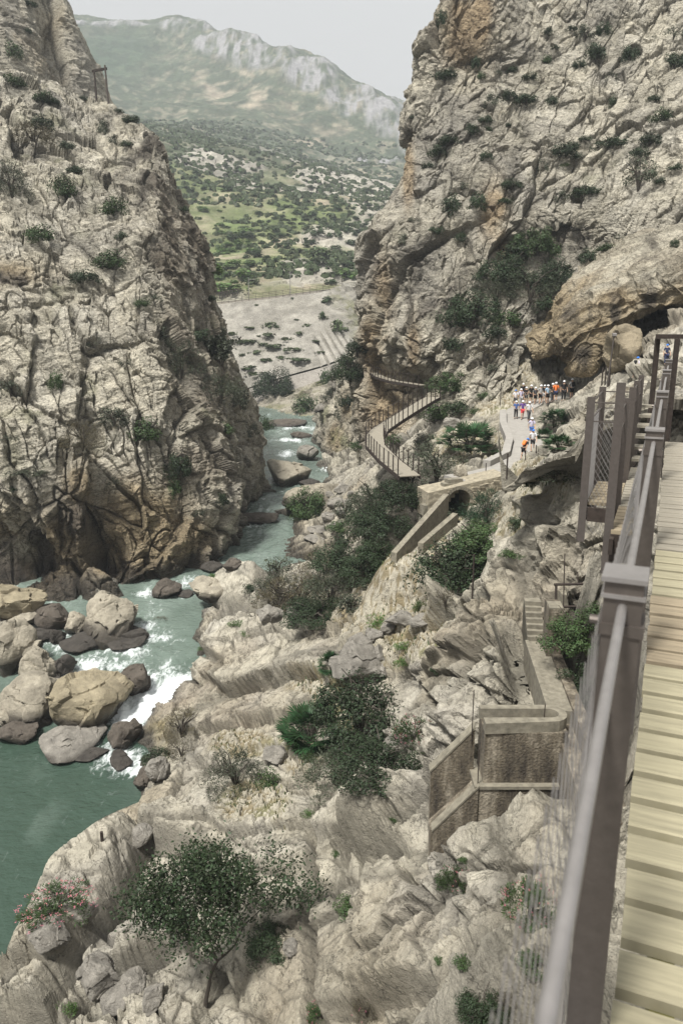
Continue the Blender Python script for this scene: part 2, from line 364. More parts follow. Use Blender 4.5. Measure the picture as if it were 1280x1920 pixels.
# left crag behind
B = []
for (x, rows) in [(-260, [(230,120),(150,122),(60,125),(-60,130),(-200,140)]), (-60, [(235,132),(150,136),(70,140),(-40,145),(-200,155)]), (60, [(240,142),(170,146),(90,150),(0,154),(-200,165)])]:
    B.append([PY(x, y, Y) for (y, Y) in rows])
B.append([PY(120,240,150), PY(95,170,152), PY(80,90,155), PY(60,0,159), PY(20,-200,170)])
B.append([PY(205,240,160), PY(168,178,160), PY(135,95,162), PY(98,0,164), PY(35,-200,176)])
B.append([p + np.array((-2, 14, 0)) for p in B[-1]]); B.append([p + np.array((-22, 20, 0)) for p in B[-2]])
B = [[b[0] + np.array((0, 0, -14))] + b for b in B]
G = loft(B, 260, 300)
Pn, ids, cr = rock_displace(G, 1.2, seed=13, sizes=((16, 1.7), (6, .8), (2.2, .45), (.9, .18)), stretch=(1.6, 1, .4), crack=.7)
n1 = fbm(Pn / 7, 4, 75)
base = mixc(np.tile(BEIGE, (len(Pn), 1)), GREY, np.clip(.25 + .8 * n1, 0, 1)); base = mixc(base, OCH, np.clip(fbm(Pn / 9, 3, 76) - .2, 0, .35))
finish('left_crag', Pn, 260, 300, base * (1 - .3 * cr)[:, None], M['cliff'], flip=True)

# ------------------------------------------------------------------ right cliff
RC = [
 [(688,850,100),(689,770,100),(693,700,101),(694,620,101),(700,540,102),(708,440,103),(742,370,105),(765,290,108),(770,220,112),(793,150,115),(800,90,117),(838,-10,118),(880,-150,120)],
 [(735,840,91),(738,775,92.5),(738,722,94.5),(735,650,92.5),(745,560,94.5),(757,460,97),(785,380,100),(810,300,103),(820,220,107),(845,150,110),(860,80,113),(890,-10,116),(930,-150,120)],
 [(800,840,84),(790,780,88),(785,728,91),(795,650,88),(810,560,91),(825,470,94),(850,390,97),(880,300,101),(900,220,105),(920,150,109),(935,80,112),(960,-10,116),(1000,-150,121)],
 [(880,800,77),(880,740,79),(870,680,82),(870,620,85),(880,550,89),(900,470,93),(930,390,97),(960,300,101),(985,220,105),(1000,150,109),(1015,80,113),(1040,-10,117),(1080,-150,122)],
 [(970,730,80),(970,670,82),(970,610,84),(970,555,87),(975,505,92),(985,445,95),(1010,385,96),(1040,300,100),(1060,220,105),(1080,150,109),(1095,80,113),(1120,-10,118),(1160,-150,124)],
 [(1060,710,88),(1060,660,90),(1060,600,90),(1060,550,88),(1060,500,92),(1062,440,95),(1085,395,94),(1120,300,98),(1150,220,103),(1165,150,108),(1180,80,113),(1200,-10,118),(1240,-150,124)],
 [(1200,700,90),(1200,650,90),(1200,600,88),(1200,550,84),(1200,500,85),(1200,445,86),(1205,390,88),(1220,300,93),(1240,220,98),(1255,150,104),(1270,80,110),(1290,-10,116),(1320,-150,124)],
 [(1400,700,74),(1400,650,75),(1400,600,76),(1400,550,77),(1400,500,78),(1400,445,79),(1400,385,82),(1400,300,88),(1400,220,94),(1400,150,100),(1400,80,108),(1400,-10,116),(1400,-150,124)],
 [(1650,700,66),(1650,650,67),(1650,600,68),(1650,550,69),(1650,500,70),(1650,445,72),(1650,385,75),(1650,300,82),(1650,220,88),(1650,150,96),(1650,80,104),(1650,-10,112),(1650,-150,120)],
]
C = [colp(c) for c in RC]
C = [[p + np.array((22, 22, 0)) for p in C[0]], [p + np.array((2.0, 9, 0)) for p in C[0]]] + C
C = [[c[0] + np.array((0, 1.0, -8.0))] + c for c in C]
G = loft(C, 860, 820)
Pn, ids, cr = rock_displace(G, 1.3, seed=23, crack=.55, warp=1.3, bed=.42, relax=0, sizes=((14, 2.8), (5.2, 1.25), (2.2, .62), (.9, .34)), stretch=(1.2, 1, .55), rot=np.array(Matrix.Rotation(-.55, 3, 'Y') @ Matrix.Rotation(.4, 3, 'X')))
px, py = proj(Pn)
n1 = fbm(Pn / 5, 4, 170); n2 = fbm(Pn * np.array((.4, .4, .15)), 4, 171)
base = mixc(np.tile(BEIGE, (len(Pn), 1)), GREY, np.clip(.18 + .9 * n1 + .3 * (ids[1] - .5), 0, 1))
base = mixc(base, PALE, np.clip(n2 * 1.2 + .1, 0, .7) * (1 - .6 * (px < 880)))
m = blob(px, py, [(870,60,40,70),(900,30,20,60),(735,760,55,60),(700,640,22,60),(720,540,18,60),(775,640,12,50),(925,400,22,50),(765,330,10,60),(940,460,14,40),(715,740,30,60)])
base = mixc(base, OCH * np.array((1.02, .95, .9)), np.clip(m * (1.0 + n1 * 1.2), 0, .75))
streak = fbm(np.c_[Pn[:, 0] * .6, Pn[:, 1] * .3, Pn[:, 2] * .06], 4, 191)
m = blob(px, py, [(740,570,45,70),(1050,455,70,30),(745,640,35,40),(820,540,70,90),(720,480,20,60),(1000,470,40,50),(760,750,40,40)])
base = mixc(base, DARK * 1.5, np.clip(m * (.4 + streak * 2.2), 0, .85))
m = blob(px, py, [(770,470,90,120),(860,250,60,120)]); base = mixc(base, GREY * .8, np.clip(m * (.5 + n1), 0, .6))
gm = np.clip(fbm(Pn / 3.2, 4, 193) * 2.0 - .5, 0, 1) * blob(px, py, [(820,400,90,60),(900,200,90,60),(1150,340,150,60),(900,640,80,80),(830,250,50,60)])
base = mixc(base, GRS, gm * .6)
base *= (1 - .30 * np.minimum(cr, 1))[:, None]
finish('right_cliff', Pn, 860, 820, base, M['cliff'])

# lower right buttress by the river, below the far walkway
S = [
 [(585,905,150),(592,850,152),(600,790,152),(618,740,152),(640,700,150),(662,668,150),(675,640,152)],
 [(600,885,136),(602,840,137),(608,790,138),(625,740,139),(648,690,138),(672,645,138),(690,600,138)],
 [(640,880,124),(640,835,125),(645,785,127),(655,735,128),(668,690,128),(685,640,128),(705,590,128)],
 [(700,870,110),(700,820,112),(700,770,113),(700,725,114),(705,680,115),(715,630,116),(725,580,116)],
 [(790,860,100),(780,810,102),(780,760,104),(780,715,106),(780,670,108),(780,620,110),(780,570,112)],
]
C = [colp(c) for c in S]; C = [[p + np.array((10, 20, 0)) for p in C[0]]] + C
C = [[c[0] + np.array((0, 0, -6.0))] + c for c in C]
G = loft(C, 300, 300)
Pn, ids, cr = rock_displace(G, 1.0, seed=33, sizes=((9, 1.7), (3.6, .9), (1.4, .4), (.6, .15)), stretch=(1.2, 1, .55))
px, py = proj(Pn); n1 = fbm(Pn / 5, 4, 270)
base = mixc(np.tile(BEIGE, (len(Pn), 1)), GREY, np.clip(.4 + .9 * n1, 0, 1))
base = mixc(base, OCH, np.clip(blob(px, py, [(632,830,22,40),(650,760,15,30)]) * (.8 + n1), 0, .7))
base = mixc(base, GRS, np.clip(fbm(Pn / 4, 4, 271) * 1.6 - .1, 0, .55))
wetz = 1 - sstep(-22.6, -21.0, Pn[:, 2] + n1 * .8); base = mixc(base, DARK, wetz * .85)
finish('river_buttress', Pn, 300, 300, base * (1 - .35 * cr)[:, None], M['cliff'], wet=wetz)

# overhanging outcrop with the cave
O = [
 [(1020,600,84),(1024,620,78),(1030,640,75),(1036,655,74),(1044,662,75),(1050,650,84)],
 [(1038,560,84),(1044,585,77),(1050,625,71),(1062,668,70),(1070,684,72),(1070,665,84)],
 [(1070,512,84),(1075,550,76),(1082,600,70),(1092,662,69),(1104,694,70.5),(1104,668,84)],
 [(1130,465,86),(1135,512,75),(1135,562,70),(1132,616,68.5),(1128,660,70),(1128,636,84)],
 [(1185,437,86),(1190,482,75),(1190,530,70),(1182,575,68.5),(1172,604,70.5),(1175,600,84)],
 [(1240,424,84),(1240,470,73),(1245,520,68),(1247,562,67),(1245,586,69),(1245,590,82)],
 [(1330,410,82),(1330,460,71),(1330,510,66),(1330,560,65),(1330,590,67),(1330,590,80)],
 [(1450,400,80),(1450,460,69),(1450,510,64),(1450,560,63),(1450,590,65),(1450,590,78)],
]
C = [colp(c) for c in O]; C = [[p + np.array((-.5, 6, -1)) for p in C[0]]] + C
G = loft(C, 420, 360)
Pn, ids, cr = rock_displace(G, .8, seed=43, sizes=((8, .9), (3.2, .5), (1.3, .22), (.5, .08)), stretch=(1, 1, 1.1), crack=.8, sm=.5)
px, py = proj(Pn); n1 = fbm(Pn / 3, 4, 370)
base = mixc(np.tile(BEIGE * .95, (len(Pn), 1)), GREY, np.clip(.1 + .8 * n1, 0, 1))
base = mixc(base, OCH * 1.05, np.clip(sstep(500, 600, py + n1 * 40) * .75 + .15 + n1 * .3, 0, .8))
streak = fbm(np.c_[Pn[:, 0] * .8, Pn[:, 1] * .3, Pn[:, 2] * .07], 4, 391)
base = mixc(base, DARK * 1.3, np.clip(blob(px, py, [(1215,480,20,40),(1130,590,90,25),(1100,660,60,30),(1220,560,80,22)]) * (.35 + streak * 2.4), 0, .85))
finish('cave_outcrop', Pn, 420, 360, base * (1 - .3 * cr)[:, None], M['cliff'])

# ------------------------------------------------------------------ near terrain (right bank, heightfield)
def wl(y): return np.interp(y, [40, 46, 50, 55, 61, 66, 75, 86, 100, 125], [-26.6, -26.5, -26.1, -25.6, -25.1, -24.9, -24.5, -24.1, -23.5, -23.0])
TP = [(100,1700,33.0),(0,1780,33.3),(-150,1900,28.5),(100,1600,39.5),(170,1540,42),(260,1500,43.6),(290,1440,46.5),(275,1370,50),(378,1318,52),(318,1225,59),(345,1185,63),(400,1135,70),(470,1085,77),
 (545,1015,87),(580,960,97),(630,905,112),(655,870,122),
 (100,1680,34),(60,1850,28),(250,1600,35.5),(250,1750,29),(385,1890,25),(330,1480,41),(420,1560,35),(560,1560,31),(400,1420,42),(480,1330,46),(550,1480,34.5),(400,1250,54),(400,1180,60),
 (500,1230,50),(600,1180,50),(560,1330,43),(640,1400,38),(700,1330,38),(750,1250,38),(680,1200,44),(640,1120,54),(520,1130,65),(560,1060,75),(620,1030,74),(700,1060,58),(760,1120,48),
 (800,1050,50),(880,1100,40),(862,1128,33),(900,1200,29.5),(935,1115,34),(825,1235,34),(800,1350,31),(900,1310,26.5),(950,1250,26.5),(840,1450,27),(760,1480,29),(850,1570,21.5),(650,1560,28.5),
 (600,1700,25),(700,1680,23.5),(520,1800,24.5),(650,1850,21),(780,1750,20.5),(900,1680,19),(900,1800,17.5),(1000,1800,13),(960,1900,13),(1100,1900,9),
 (1070,1180,31),(1120,1300,29),(1100,1400,25),(1050,900,34),(1000,960,37),(1080,1020,31),(1100,960,26),(950,1050,37),(1050,1080,33),(1000,1120,32),
 (1110,870,32),(1080,800,47),(1180,860,30),(1260,790,22),(1000,905,37),(1020,885,40),(985,990,37),(1160,705,50),(1200,725,60),(1230,640,62),(1000,750,76),(960,760,75),(998,848,61),(930,880,56.5),(870,893,53),(800,905,55),(745,905,55),
 (740,940,60),(900,800,71),(860,835,65),(905,700,81),(950,645,86),(1000,690,81),(820,765,81),(780,850,68),(1030,630,85),(1080,735,72),(1130,695,72),(1060,800,51),(1000,890,48),
 (700,920,64),(668,940,82),(640,1000,80),(860,960,50),(820,990,50),(900,960,46),(760,1020,50)]
pts = [tuple(P(*a)) for a in TP]
for (x, y) in [(-22,40),(-30,36),(-40,30),(-30,20),(-20,50),(-20,60),(-25,30),(-13.5,60),(-12.9,50.5),(-13.8,55),(-15.5,31),(-16,28.3),(-14.8,34.5),(-14,37.5),(-12,66),(-14,74),(-11,86),(-8,100),(-5,112),(-22,22),(-17,68),(-10,78),(-16.5,48),(-5,130)]: pts.append((x, y, float(wl(y)) - 2.2))
for (x, y, dz) in [(-32,57,.5),(-38,50,.8),(-28,62,.0),(-42,62,1.5),(-50,45,1.5),(-36,68,1),(-25,69,-.3)]: pts.append((x, y, float(wl(y)) + dz))
for p_ in [(35,10,-1),(25,25,0),(12,1,-9),(3,4,-14),(-8,6,-20),(-15,12,-24.5),(-30,5,-27),(40,50,2),(45,70,6),(8,9,-10.8),(60,30,8),(6,12.5,-12.2),(17,8,-5),(13,16,-7),(11,22,-9)]: pts.append(p_)
TER = TPS(pts, lam=.0006)
NA, NR = 1150, 950
az = np.radians(np.linspace(-44, 47, NA)); rr = 6.5 * (135 / 6.5) ** np.linspace(0, 1, NR)
A_, R_ = np.meshgrid(az, rr, indexing='ij'); X = np.sin(A_) * R_; Y = np.cos(A_) * R_
Zt = TER(X, Y)
for i in range(NA):          # rows spaced by surface length seen against distance, so steep faces keep their detail
    ds = np.hypot(np.diff(R_[i]), 1.0 * np.diff(Zt[i])) / R_[i, 1:]
    s_ = np.r_[0, np.cumsum(ds)]; rn = np.interp(np.linspace(0, s_[-1], NR), s_, R_[i])
    Zt[i] = np.interp(rn, R_[i], Zt[i]); R_[i] = rn
X = np.sin(A_) * R_; Y = np.cos(A_) * R_
G = np.stack([X, Y, Zt], 2)
dist = R_.ravel()
soil_spots = [(720,1150,130,70),(760,1210,60,40),(600,1290,80,30),(480,1500,80,60),(560,1420,60,40),(920,720,90,80),(880,830,80,50),(1000,900,70,50),(640,1340,90,30),(870,940,60,30),(960,980,50,40),(700,1230,60,30),(1040,640,30,40),(460,1400,70,30),(800,1060,50,40)]
pj = proj(G.reshape(-1, 3))
soil = blob(pj[0], pj[1], soil_spots); soil = sstep(.35, .7, soil + .25 * fbm(G.reshape(-1, 3) / 2.5, 3, 400))
fore = sstep(1130, 1230, pj[1]) * (1 - sstep(880, 960, pj[0])); rough_f = (1 - .78 * soil) * (1 - .12 * fore)
Pn, ids, cr = rock_displace(G, .5, seed=53, mmax=1.2, sizes=((8.6, 3.0), (3.4, 1.2), (1.25, .26), (.45, .09)), stretch=(1.0, 1.0, 1.0), warp=.5, crack=.9, sm=.05, joints=(((.16, .16, .16), .7, .03), ((.45, .3, .3), .25, .035)),
    rot=np.array(Matrix.Rotation(.6, 3, 'Y') @ Matrix.Rotation(-.3, 3, 'X') @ Matrix.Rotation(.5, 3, 'Z')) * np.array([[.75], [1.15], [1.3]]), amask=rough_f, bed=.12, fine=.8, relax=0, ease=7)
# the main joints and slab edges of the near rocks: (points in photo pixels, depth m, width px, lift m of the side to the left of travel)
JT = [([(408,1286),(435,1311),(473,1302),(528,1283),(599,1275)], .9, 7, 1.1), ([(359,1379),(408,1373),(462,1362),(539,1352)], .5, 6, .7), ([(796,1291),(840,1357),(889,1406)], .9, 7, .3),
 ([(670,1516),(692,1483),(747,1439),(818,1373),(840,1357)], .5, 7, -.9), ([(583,1570),(590,1625),(579,1680),(572,1745),(577,1827),(577,1920)], 1.5, 13, 0), ([(668,1592),(683,1625),(672,1702),(662,1773),(692,1778),(747,1740),(807,1691),(752,1630)], .7, 7, .25),
 ([(649,1833),(725,1849),(780,1806),(791,1784),(763,1751)], .4, 5, .2), ([(676,1581),(714,1565),(829,1483)], .5, 6, .5), ([(818,1209),(850,1215),(884,1240),(930,1238)], .4, 5, .3), ([(807,1270),(845,1264),(900,1284)], .45, 5, .3),
 ([(200,1828),(309,1778),(380,1756)], .5, 7, .4), ([(280,1545),(330,1580),(420,1590),(500,1640),(560,1650)], .35, 6, .3), ([(0,1810),(60,1790),(130,1800),(190,1850)], .5, 6, .3), ([(620,1700),(640,1660),(655,1600)], .4, 5, 0),
 ([(470,1190),(540,1175),(600,1185),(650,1180)], .35, 5, .4), ([(450,1410),(520,1400),(560,1440)], .3, 5, .3), ([(850,1130),(905,1160),(915,1215),(930,1270)], .4, 6, 0), ([(700,1110),(660,1140),(650,1175)], .5, 6, .4)]
Gn = gridnormals(G).reshape(-1, 3); jx, jy = proj(Pn); jn = fbm(Pn / 1.6, 3, 490); jx2 = jx + 7 * jn; jy2 = jy + 7 * fbm(Pn / 1.6 + 9, 3, 491); crj = np.zeros(len(Pn))
for (ln_, dep, wd, lift) in JT:
    bd = np.full(len(Pn), 1e9); sg = np.zeros(len(Pn))
    for (ax_, ay_), (bx_, by_) in zip(ln_[:-1], ln_[1:]):
        ex_, ey_ = bx_ - ax_, by_ - ay_; L2 = ex_ * ex_ + ey_ * ey_
        t = np.clip(((jx2 - ax_) * ex_ + (jy2 - ay_) * ey_) / L2, 0, 1); dx, dy = jx2 - ax_ - t * ex_, jy2 - ay_ - t * ey_
        d = np.hypot(dx, dy); m = d < bd; sg = np.where(m, np.sign(ex_ * (jy2 - ay_) - ey_ * (jx2 - ax_)), sg); bd = np.where(m, d, bd)
    c_ = 1 - sstep(wd * .25, wd * .8, bd); crj = np.maximum(crj, c_)
    side = sstep(-4, 4, -sg * bd * (1 if lift > 0 else -1))
    Pn += Gn * (-dep * c_ + abs(lift) * side * np.exp(-(bd / 55) ** 2))[:, None]
cr = np.maximum(cr, crj * 1.2)
Pn = ease_grid(Pn.reshape(NA, NR, 3), G, 6.5, 4).reshape(-1, 3)
Hq, Eq, Iq = facet(Pn / np.array((1.1, 1.1, .8)), 495); Pn = Pn + Gn * (.16 * Hq * (1 - soil) + .05 * fbm(Pn * 2.2, 3, 496, gain=.65))[:, None]
# scree stones on the soft ground
H, E, I = facet(Pn / .55, 600); H2, E2, I2 = facet(Pn / .25, 601)
st = (I > .45) * sstep(0, .45, E) * .28 + (I2 > .5) * sstep(0, .45, E2) * .10
Pn[:, 2] += soil * st
# level the ground under paths and built works
PATH = [P(*q) for q in [(1110,738,73),(1065,742,73),(1010,752,74),(972,768,73),(975,800,67),(990,830,62),(985,858,58.5),(945,878,56),(900,889,54),(850,896,53)]]
ZIG = [P(*q) for q in [(812,744,77),(800,750,76),(770,768,73),(735,790,70),(712,805,67),(702,818,65),(704,835,62),(730,862,57),(768,892,53)]]
def carve(Pn, line, wd, dz, soft=1.2, only_lower=False, zz=None):
    best = np.full(len(Pn), 1e9); zt = np.zeros(len(Pn))
    for a, b in zip(line[:-1], line[1:]):
        ab = (b - a)[:2]; L = (ab ** 2).sum() + 1e-9
        t = np.clip(((Pn[:, :2] - a[:2]) @ ab) / L, 0, 1)
        d = np.hypot(Pn[:, 0] - a[0] - t * ab[0], Pn[:, 1] - a[1] - t * ab[1]); m = d < best
        best = np.where(m, d, best); zt = np.where(m, a[2] + t * (b[2] - a[2]), zt)
    k = 1 - sstep(wd, wd + soft, best); tgt = zt + dz
    if only_lower: tgt = np.minimum(tgt, Pn[:, 2])
    Pn[:, 2] = Pn[:, 2] * (1 - k) + tgt * k
sx, sy = proj(Pn); edge = np.interp(sy, [1480, 1500, 1540, 1600, 1690, 1780, 1800], [262, 255, 170, 88, 45, 2, -60]) + 9 * fbm(Pn / 2.0, 3, 497)   # shore of the pool
k_ = sstep(-12, 30, edge - sx) * sstep(1470, 1490, sy) * (Pn[:, 1] > 15); Pn[:, 2] = Pn[:, 2] * (1 - k_) + np.minimum(Pn[:, 2], -28.3) * k_
carve(Pn, PATH, 1.5, -.12, 1.0)
carve(Pn, ZIG, 1.3, -1.3, 1.5, True)
A3 = lambda *q: np.array(q, float)
carve(Pn, [A3(6.5, 17.5, -11.5), A3(7.1, 26.5, -11.5)], .75, -1.1, .9, True)
carve(Pn, [A3(6.9, 26.6, -11.5), A3(6.95, 28.1, -10.6)], .5, -.5, .6, True)
carve(Pn, [A3(4.4, 20.0, -11.5), A3(6.8, 20.0, -11.5)], 1.0, -3.6, .7, True)
carve(Pn, [A3(2.6, 19.8, -14.2), A3(4.4, 20.0, -11.5)], .6, -1.4, .8, True)
RK1 = [P(836,926,50.6), P(738,1036,46.5)]; RK2 = [P(853,962,49.6), P(788,1018,47.2)]
carve(Pn, RK1, .5, -.75, 2.0); carve(Pn, RK2, .5, -.7, 2.0)
# the knoll in front of the footpath stays below it
t_ = Pn[:, 1] * CT - Pn[:, 2] * ST; qx, qy = proj(Pn); wn = 1.5 * facet(Pn / 2.4, 480)[0] + .5 * facet(Pn / .9, 481)[0] - .9
bnd = np.clip(np.where(qx > 1125, 60, 50) - t_, 0, 40) * 2.2 + np.interp(qx, [935, 960, 1000, 1040, 1090, 1125, 1180, 1280, 1500], [905, 900, 880, 858, 848, 765, 735, 712, 700]) + 14 * wn
lim = t_ * ((960 - bnd) / F * CT - ST); k_ = sstep(930, 950, qx) * sstep(14, 18, t_) * (1 - sstep(0, 11, t_ - np.where(qx > 1125, 54, 44)))
Pn[:, 2] -= np.maximum(Pn[:, 2] - lim, 0) * k_ * .96
AB = P(858, 925, 51.5); carve(Pn, [AB + A3(-1.6, -1.2, 0), AB + A3(2.0, -.4, 0)], .9, -1.7, .9, True); carve(Pn, [AB + A3(-.2, .5, 0), AB + A3(-.5, 2.0, 0)], 1.0, -1.7, .5, True)
carve(Pn, [A3(-2, -3, -2.4), A3(6.0, 13.5, -2.6)], 1.2, -1.8, 3.0, True)
px, py = proj(Pn); n1 = fbm(Pn / 3, 4, 470); n2 = fbm(Pn / 1.1, 3, 471)
base = mixc(np.tile(BEIGE, (len(Pn), 1)), GREY, np.clip(.3 + .9 * n1 + .3 * (ids[1] - .5), 0, .9))
base = mixc(base, PALE, np.clip(fbm(Pn / 4.5, 3, 475) * 1.0 - .05, 0, .4))
base = mixc(base, np.array((.33, .25, .15)), np.clip(fbm(Pn / 6, 3, 476) * .8 - .05, 0, .4))
sc_col = mixc(np.tile(SOIL, (len(Pn), 1)), GRS, np.clip(n1 * 1.5 + .05, 0, .7)); sc_col = mixc(sc_col, BEIGE, np.clip((st > .05) * .9, 0, 1))
base = mixc(base, sc_col, soil * .85)
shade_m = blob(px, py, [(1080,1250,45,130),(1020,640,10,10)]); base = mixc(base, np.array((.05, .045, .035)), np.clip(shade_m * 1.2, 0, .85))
wlv = wl(Pn[:, 1]); wetz = 1 - sstep(.25, 1.1, Pn[:, 2] - wlv + n1 * .5)
base = mixc(base, DARK * .8, wetz * .85)
ych = blob(px, py, [(290,1375,30,26)]); base = mixc(base, np.array((.36, .29, .13)), np.clip(ych * (1 + 1.6 * n2), 0, .7) * (1 - wetz))
base *= (1 - .5 * np.minimum(cr, 1) * rough_f)[:, None] * (.68 + .24 * n1 + .18 * n2)[:, None]
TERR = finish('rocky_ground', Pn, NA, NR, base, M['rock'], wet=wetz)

# ------------------------------------------------------------------ river
def river_mat():
    m, nt, b = newmat('river_water'); N = nt.nodes.new; L = nt.links.new
    at = N('ShaderNodeAttribute'); at.attribute_name = 'foam'; tc = N('ShaderNodeTexCoord')
    cl = N('ShaderNodeAttribute'); cl.attribute_name = 'Col'
    n = N('ShaderNodeTexNoise'); n.inputs['Scale'].default_value = 1.6; n.inputs['Detail'].default_value = 8; n.inputs['Roughness'].default_value = .7; n.inputs['Distortion'].default_value = .8
    mq = N('ShaderNodeMapping'); mq.inputs['Scale'].default_value = (1.5, .8, 1); mq.inputs['Rotation'].default_value = (0, 0, -.25); L(tc.outputs['Object'], mq.inputs[0]); L(mq.outputs[0], n.inputs['Vector'])
    r = N('ShaderNodeMapRange'); r.inputs[1].default_value = .35; r.inputs[2].default_value = .65; r.inputs[3].default_value = -.4; r.inputs[4].default_value = .4
    L(n.outputs['Fac'], r.inputs[0])
    ad = N('ShaderNodeMath'); ad.operation = 'ADD'; L(at.outputs['Fac'], ad.inputs[0]); L(r.outputs[0], ad.inputs[1])
    ss = N('ShaderNodeMapRange'); ss.interpolation_type = 'SMOOTHSTEP'; ss.inputs[1].default_value = .28; ss.inputs[2].default_value = 1.25
    L(ad.outputs[0], ss.inputs[0])
    mx = N('ShaderNodeMix'); mx.data_type = 'RGBA'; L(ss.outputs[0], mx.inputs[0]); L(cl.outputs['Color'], mx.inputs[6]); mx.inputs[7].default_value = (.72, .76, .77, 1)
    L(mx.outputs[2], b.inputs['Base Color'])
    rr = N('ShaderNodeMapRange'); rr.inputs[3].default_value = .12; rr.inputs[4].default_value = .8; L(ss.outputs[0], rr.inputs[0]); L(rr.outputs[0], b.inputs['Roughness'])
    b.inputs['IOR'].default_value = 1.33; b.inputs['Specular IOR Level'].default_value = .5
    n2 = N('ShaderNodeTexNoise'); n2.inputs['Scale'].default_value = 2.2; n2.inputs['Detail'].default_value = 5
    mp = N('ShaderNodeMapping'); mp.inputs['Scale'].default_value = (1, 1.6, 1); L(tc.outputs['Object'], mp.inputs[0]); L(mp.outputs[0], n2.inputs['Vector'])
    bp = N('ShaderNodeBump'); bp.inputs['Distance'].default_value = .14; bp.inputs['Strength'].default_value = .8; L(n2.outputs['Fac'], bp.inputs['Height']); L(bp.outputs[0], b.inputs['Normal'])
    return m
M['water'] = river_mat()
xs = np.linspace(-62, 12, 520); ys = np.r_[np.linspace(14, 95, 640), np.linspace(95.3, 225, 260)]
X, Y = np.meshgrid(xs, ys, indexing='ij'); Z = wl(Y)
p = np.stack([X, Y, Z], 2).reshape(-1, 3); px, py = proj(p)
foam_spots = [(230,1345,70,40),(215,1420,55,35),(170,1400,40,22),(250,1280,60,25),(180,1250,60,25),(130,1270,50,18),(110,1200,50,25),(60,1180,40,12),(230,1215,60,18),(270,1175,40,10),(280,1195,60,12),(265,1112,22,6),(370,1090,30,12),(430,1075,45,14),
  (400,1100,30,12),(250,1445,40,14),(330,1290,40,25),(150,1310,50,20),(450,1100,30,10),(540,850,25,8),(610,880,20,7),(560,800,25,6),(545,825,20,5),(520,900,18,6),(470,985,30,6),(300,1310,75,40),(330,1290,50,40)]
foam = blob(px, py, foam_spots)
flow = fbm(np.c_[p[:, 0] * .5, p[:, 1] * .22, p[:, 2] * 0], 4, 700)
foam = foam * (.9 + .6 * flow) + .5 * np.clip(flow + .1, 0, 1) * (1 - sstep(1380, 1480, py)) * (1 + 0 * px)
foam *= np.where(py > 1440, np.clip(1 - (py - 1440) / 60, 0, 1), 1)
amp = .06 + .28 * np.clip(foam, 0, 1) + .05 * (p[:, 1] > 75)
p[:, 2] += amp * fbm(p * np.array((1.1, .8, 0)) , 4, 710) * 1.3 + .5 * amp * fbm(p * np.array((3, 2.4, 0)), 2, 720)
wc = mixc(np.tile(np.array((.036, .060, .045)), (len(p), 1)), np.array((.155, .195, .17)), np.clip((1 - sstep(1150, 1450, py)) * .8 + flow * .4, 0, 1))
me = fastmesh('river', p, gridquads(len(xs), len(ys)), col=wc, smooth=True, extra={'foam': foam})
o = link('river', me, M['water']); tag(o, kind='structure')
# ------------------------------------------------------------------ far hillside and mountain
HP = [(60,15,1600),(115,36,1600),(200,43,1600),(270,45,1580),(340,36,1550),(420,66,1500),(480,79,1480),(520,99,1450),(580,116,1420),(620,132,1400),(700,169,1350),(780,209,1300),(900,262,1250),(1100,330,1200),
 (-100,40,1600),(430,150,1330),(560,185,1260),(700,252,1170),(770,300,1100),(200,130,1350),(300,95,1450),
 (200,245,950),(350,245,980),(500,285,900),(650,335,820),(780,365,740),(60,230,1000),
 (180,225,640),(300,268,640),(400,285,650),(480,296,640),(620,345,600),(750,380,560),(900,420,520),(60,200,640),
 (330,400,420),(500,400,440),(650,400,460),(760,420,460),(250,400,410),(400,480,340),(550,480,345),(680,480,370),(800,480,380),
 (420,545,285),(520,545,285),(640,536,290),(720,530,300),(300,550,290),(860,520,300),(620,600,262),(690,600,262),(660,660,235),(720,660,235),(800,660,235)]
hp = [tuple(PY(*a)) for a in HP]
for (px_, py_, Yv) in [(380,579,268),(460,572,268),(540,563,268),(600,555,268),(440,733,226),(500,720,226),(570,703,226),(645,673,228),(470,755,214),(600,728,214),(500,800,193),(540,796,187),(600,785,192),(660,760,200)]:
    q_ = PY(px_, py_, Yv); hp.append((q_[0], q_[1], q_[2] - 4.0))
for p_ in [(-120,230,-10),(-90,180,-18),(60,190,-15),(-30,170,-27),(0,170,-27),(-14,160,-27),(-70,1850,300),(-700,1900,300),(600,1700,150),(200,1750,200),(0,1500,300)]: hp.append(p_)
HT = TPS(hp, lam=.0004, sc_=300.0)
az = np.radians(np.linspace(-31, 13, 760)); rr = 165 * (1900 / 165) ** np.linspace(0, 1, 900)
A_, R_ = np.meshgrid(az, rr, indexing='ij'); X = np.sin(A_) * R_; Y = np.cos(A_) * R_; Z = HT(X, Y)
p = np.stack([X, Y, Z], 2).reshape(-1, 3); px, py = proj(p); d_ = p[:, 1]
farm = sstep(600, 1100, d_)
cl = sstep(.3, .6, blob(px, py, [(430,85,75,24),(500,110,60,28),(580,145,60,34),(660,190,60,34),(730,220,50,40),(770,250,30,50),(350,55,60,12),(700,300,60,10),(200,50,90,5)]) + .15 * fbm(p / 60, 3, 800))
rid = fbm(p * np.array((1, .35, .35)) / 55, 5, 801, ridged=True)
p[:, 2] += farm * 15 * fbm(p * np.array((1, 1, .1)) / 220, 4, 802, ridged=True) * (.4 + .6 * (1 - sstep(1300, 1600, d_)) )
p[:, 2] += (cl * 13 * rid + (1 - cl) * farm * 6 * fbm(p / 30, 4, 803)) 
p[:, 2] += (1 - farm) * sstep(285, 420, d_) * 7 * fbm(p * np.array((1, 1, .2)) / 60, 4, 804, ridged=True)
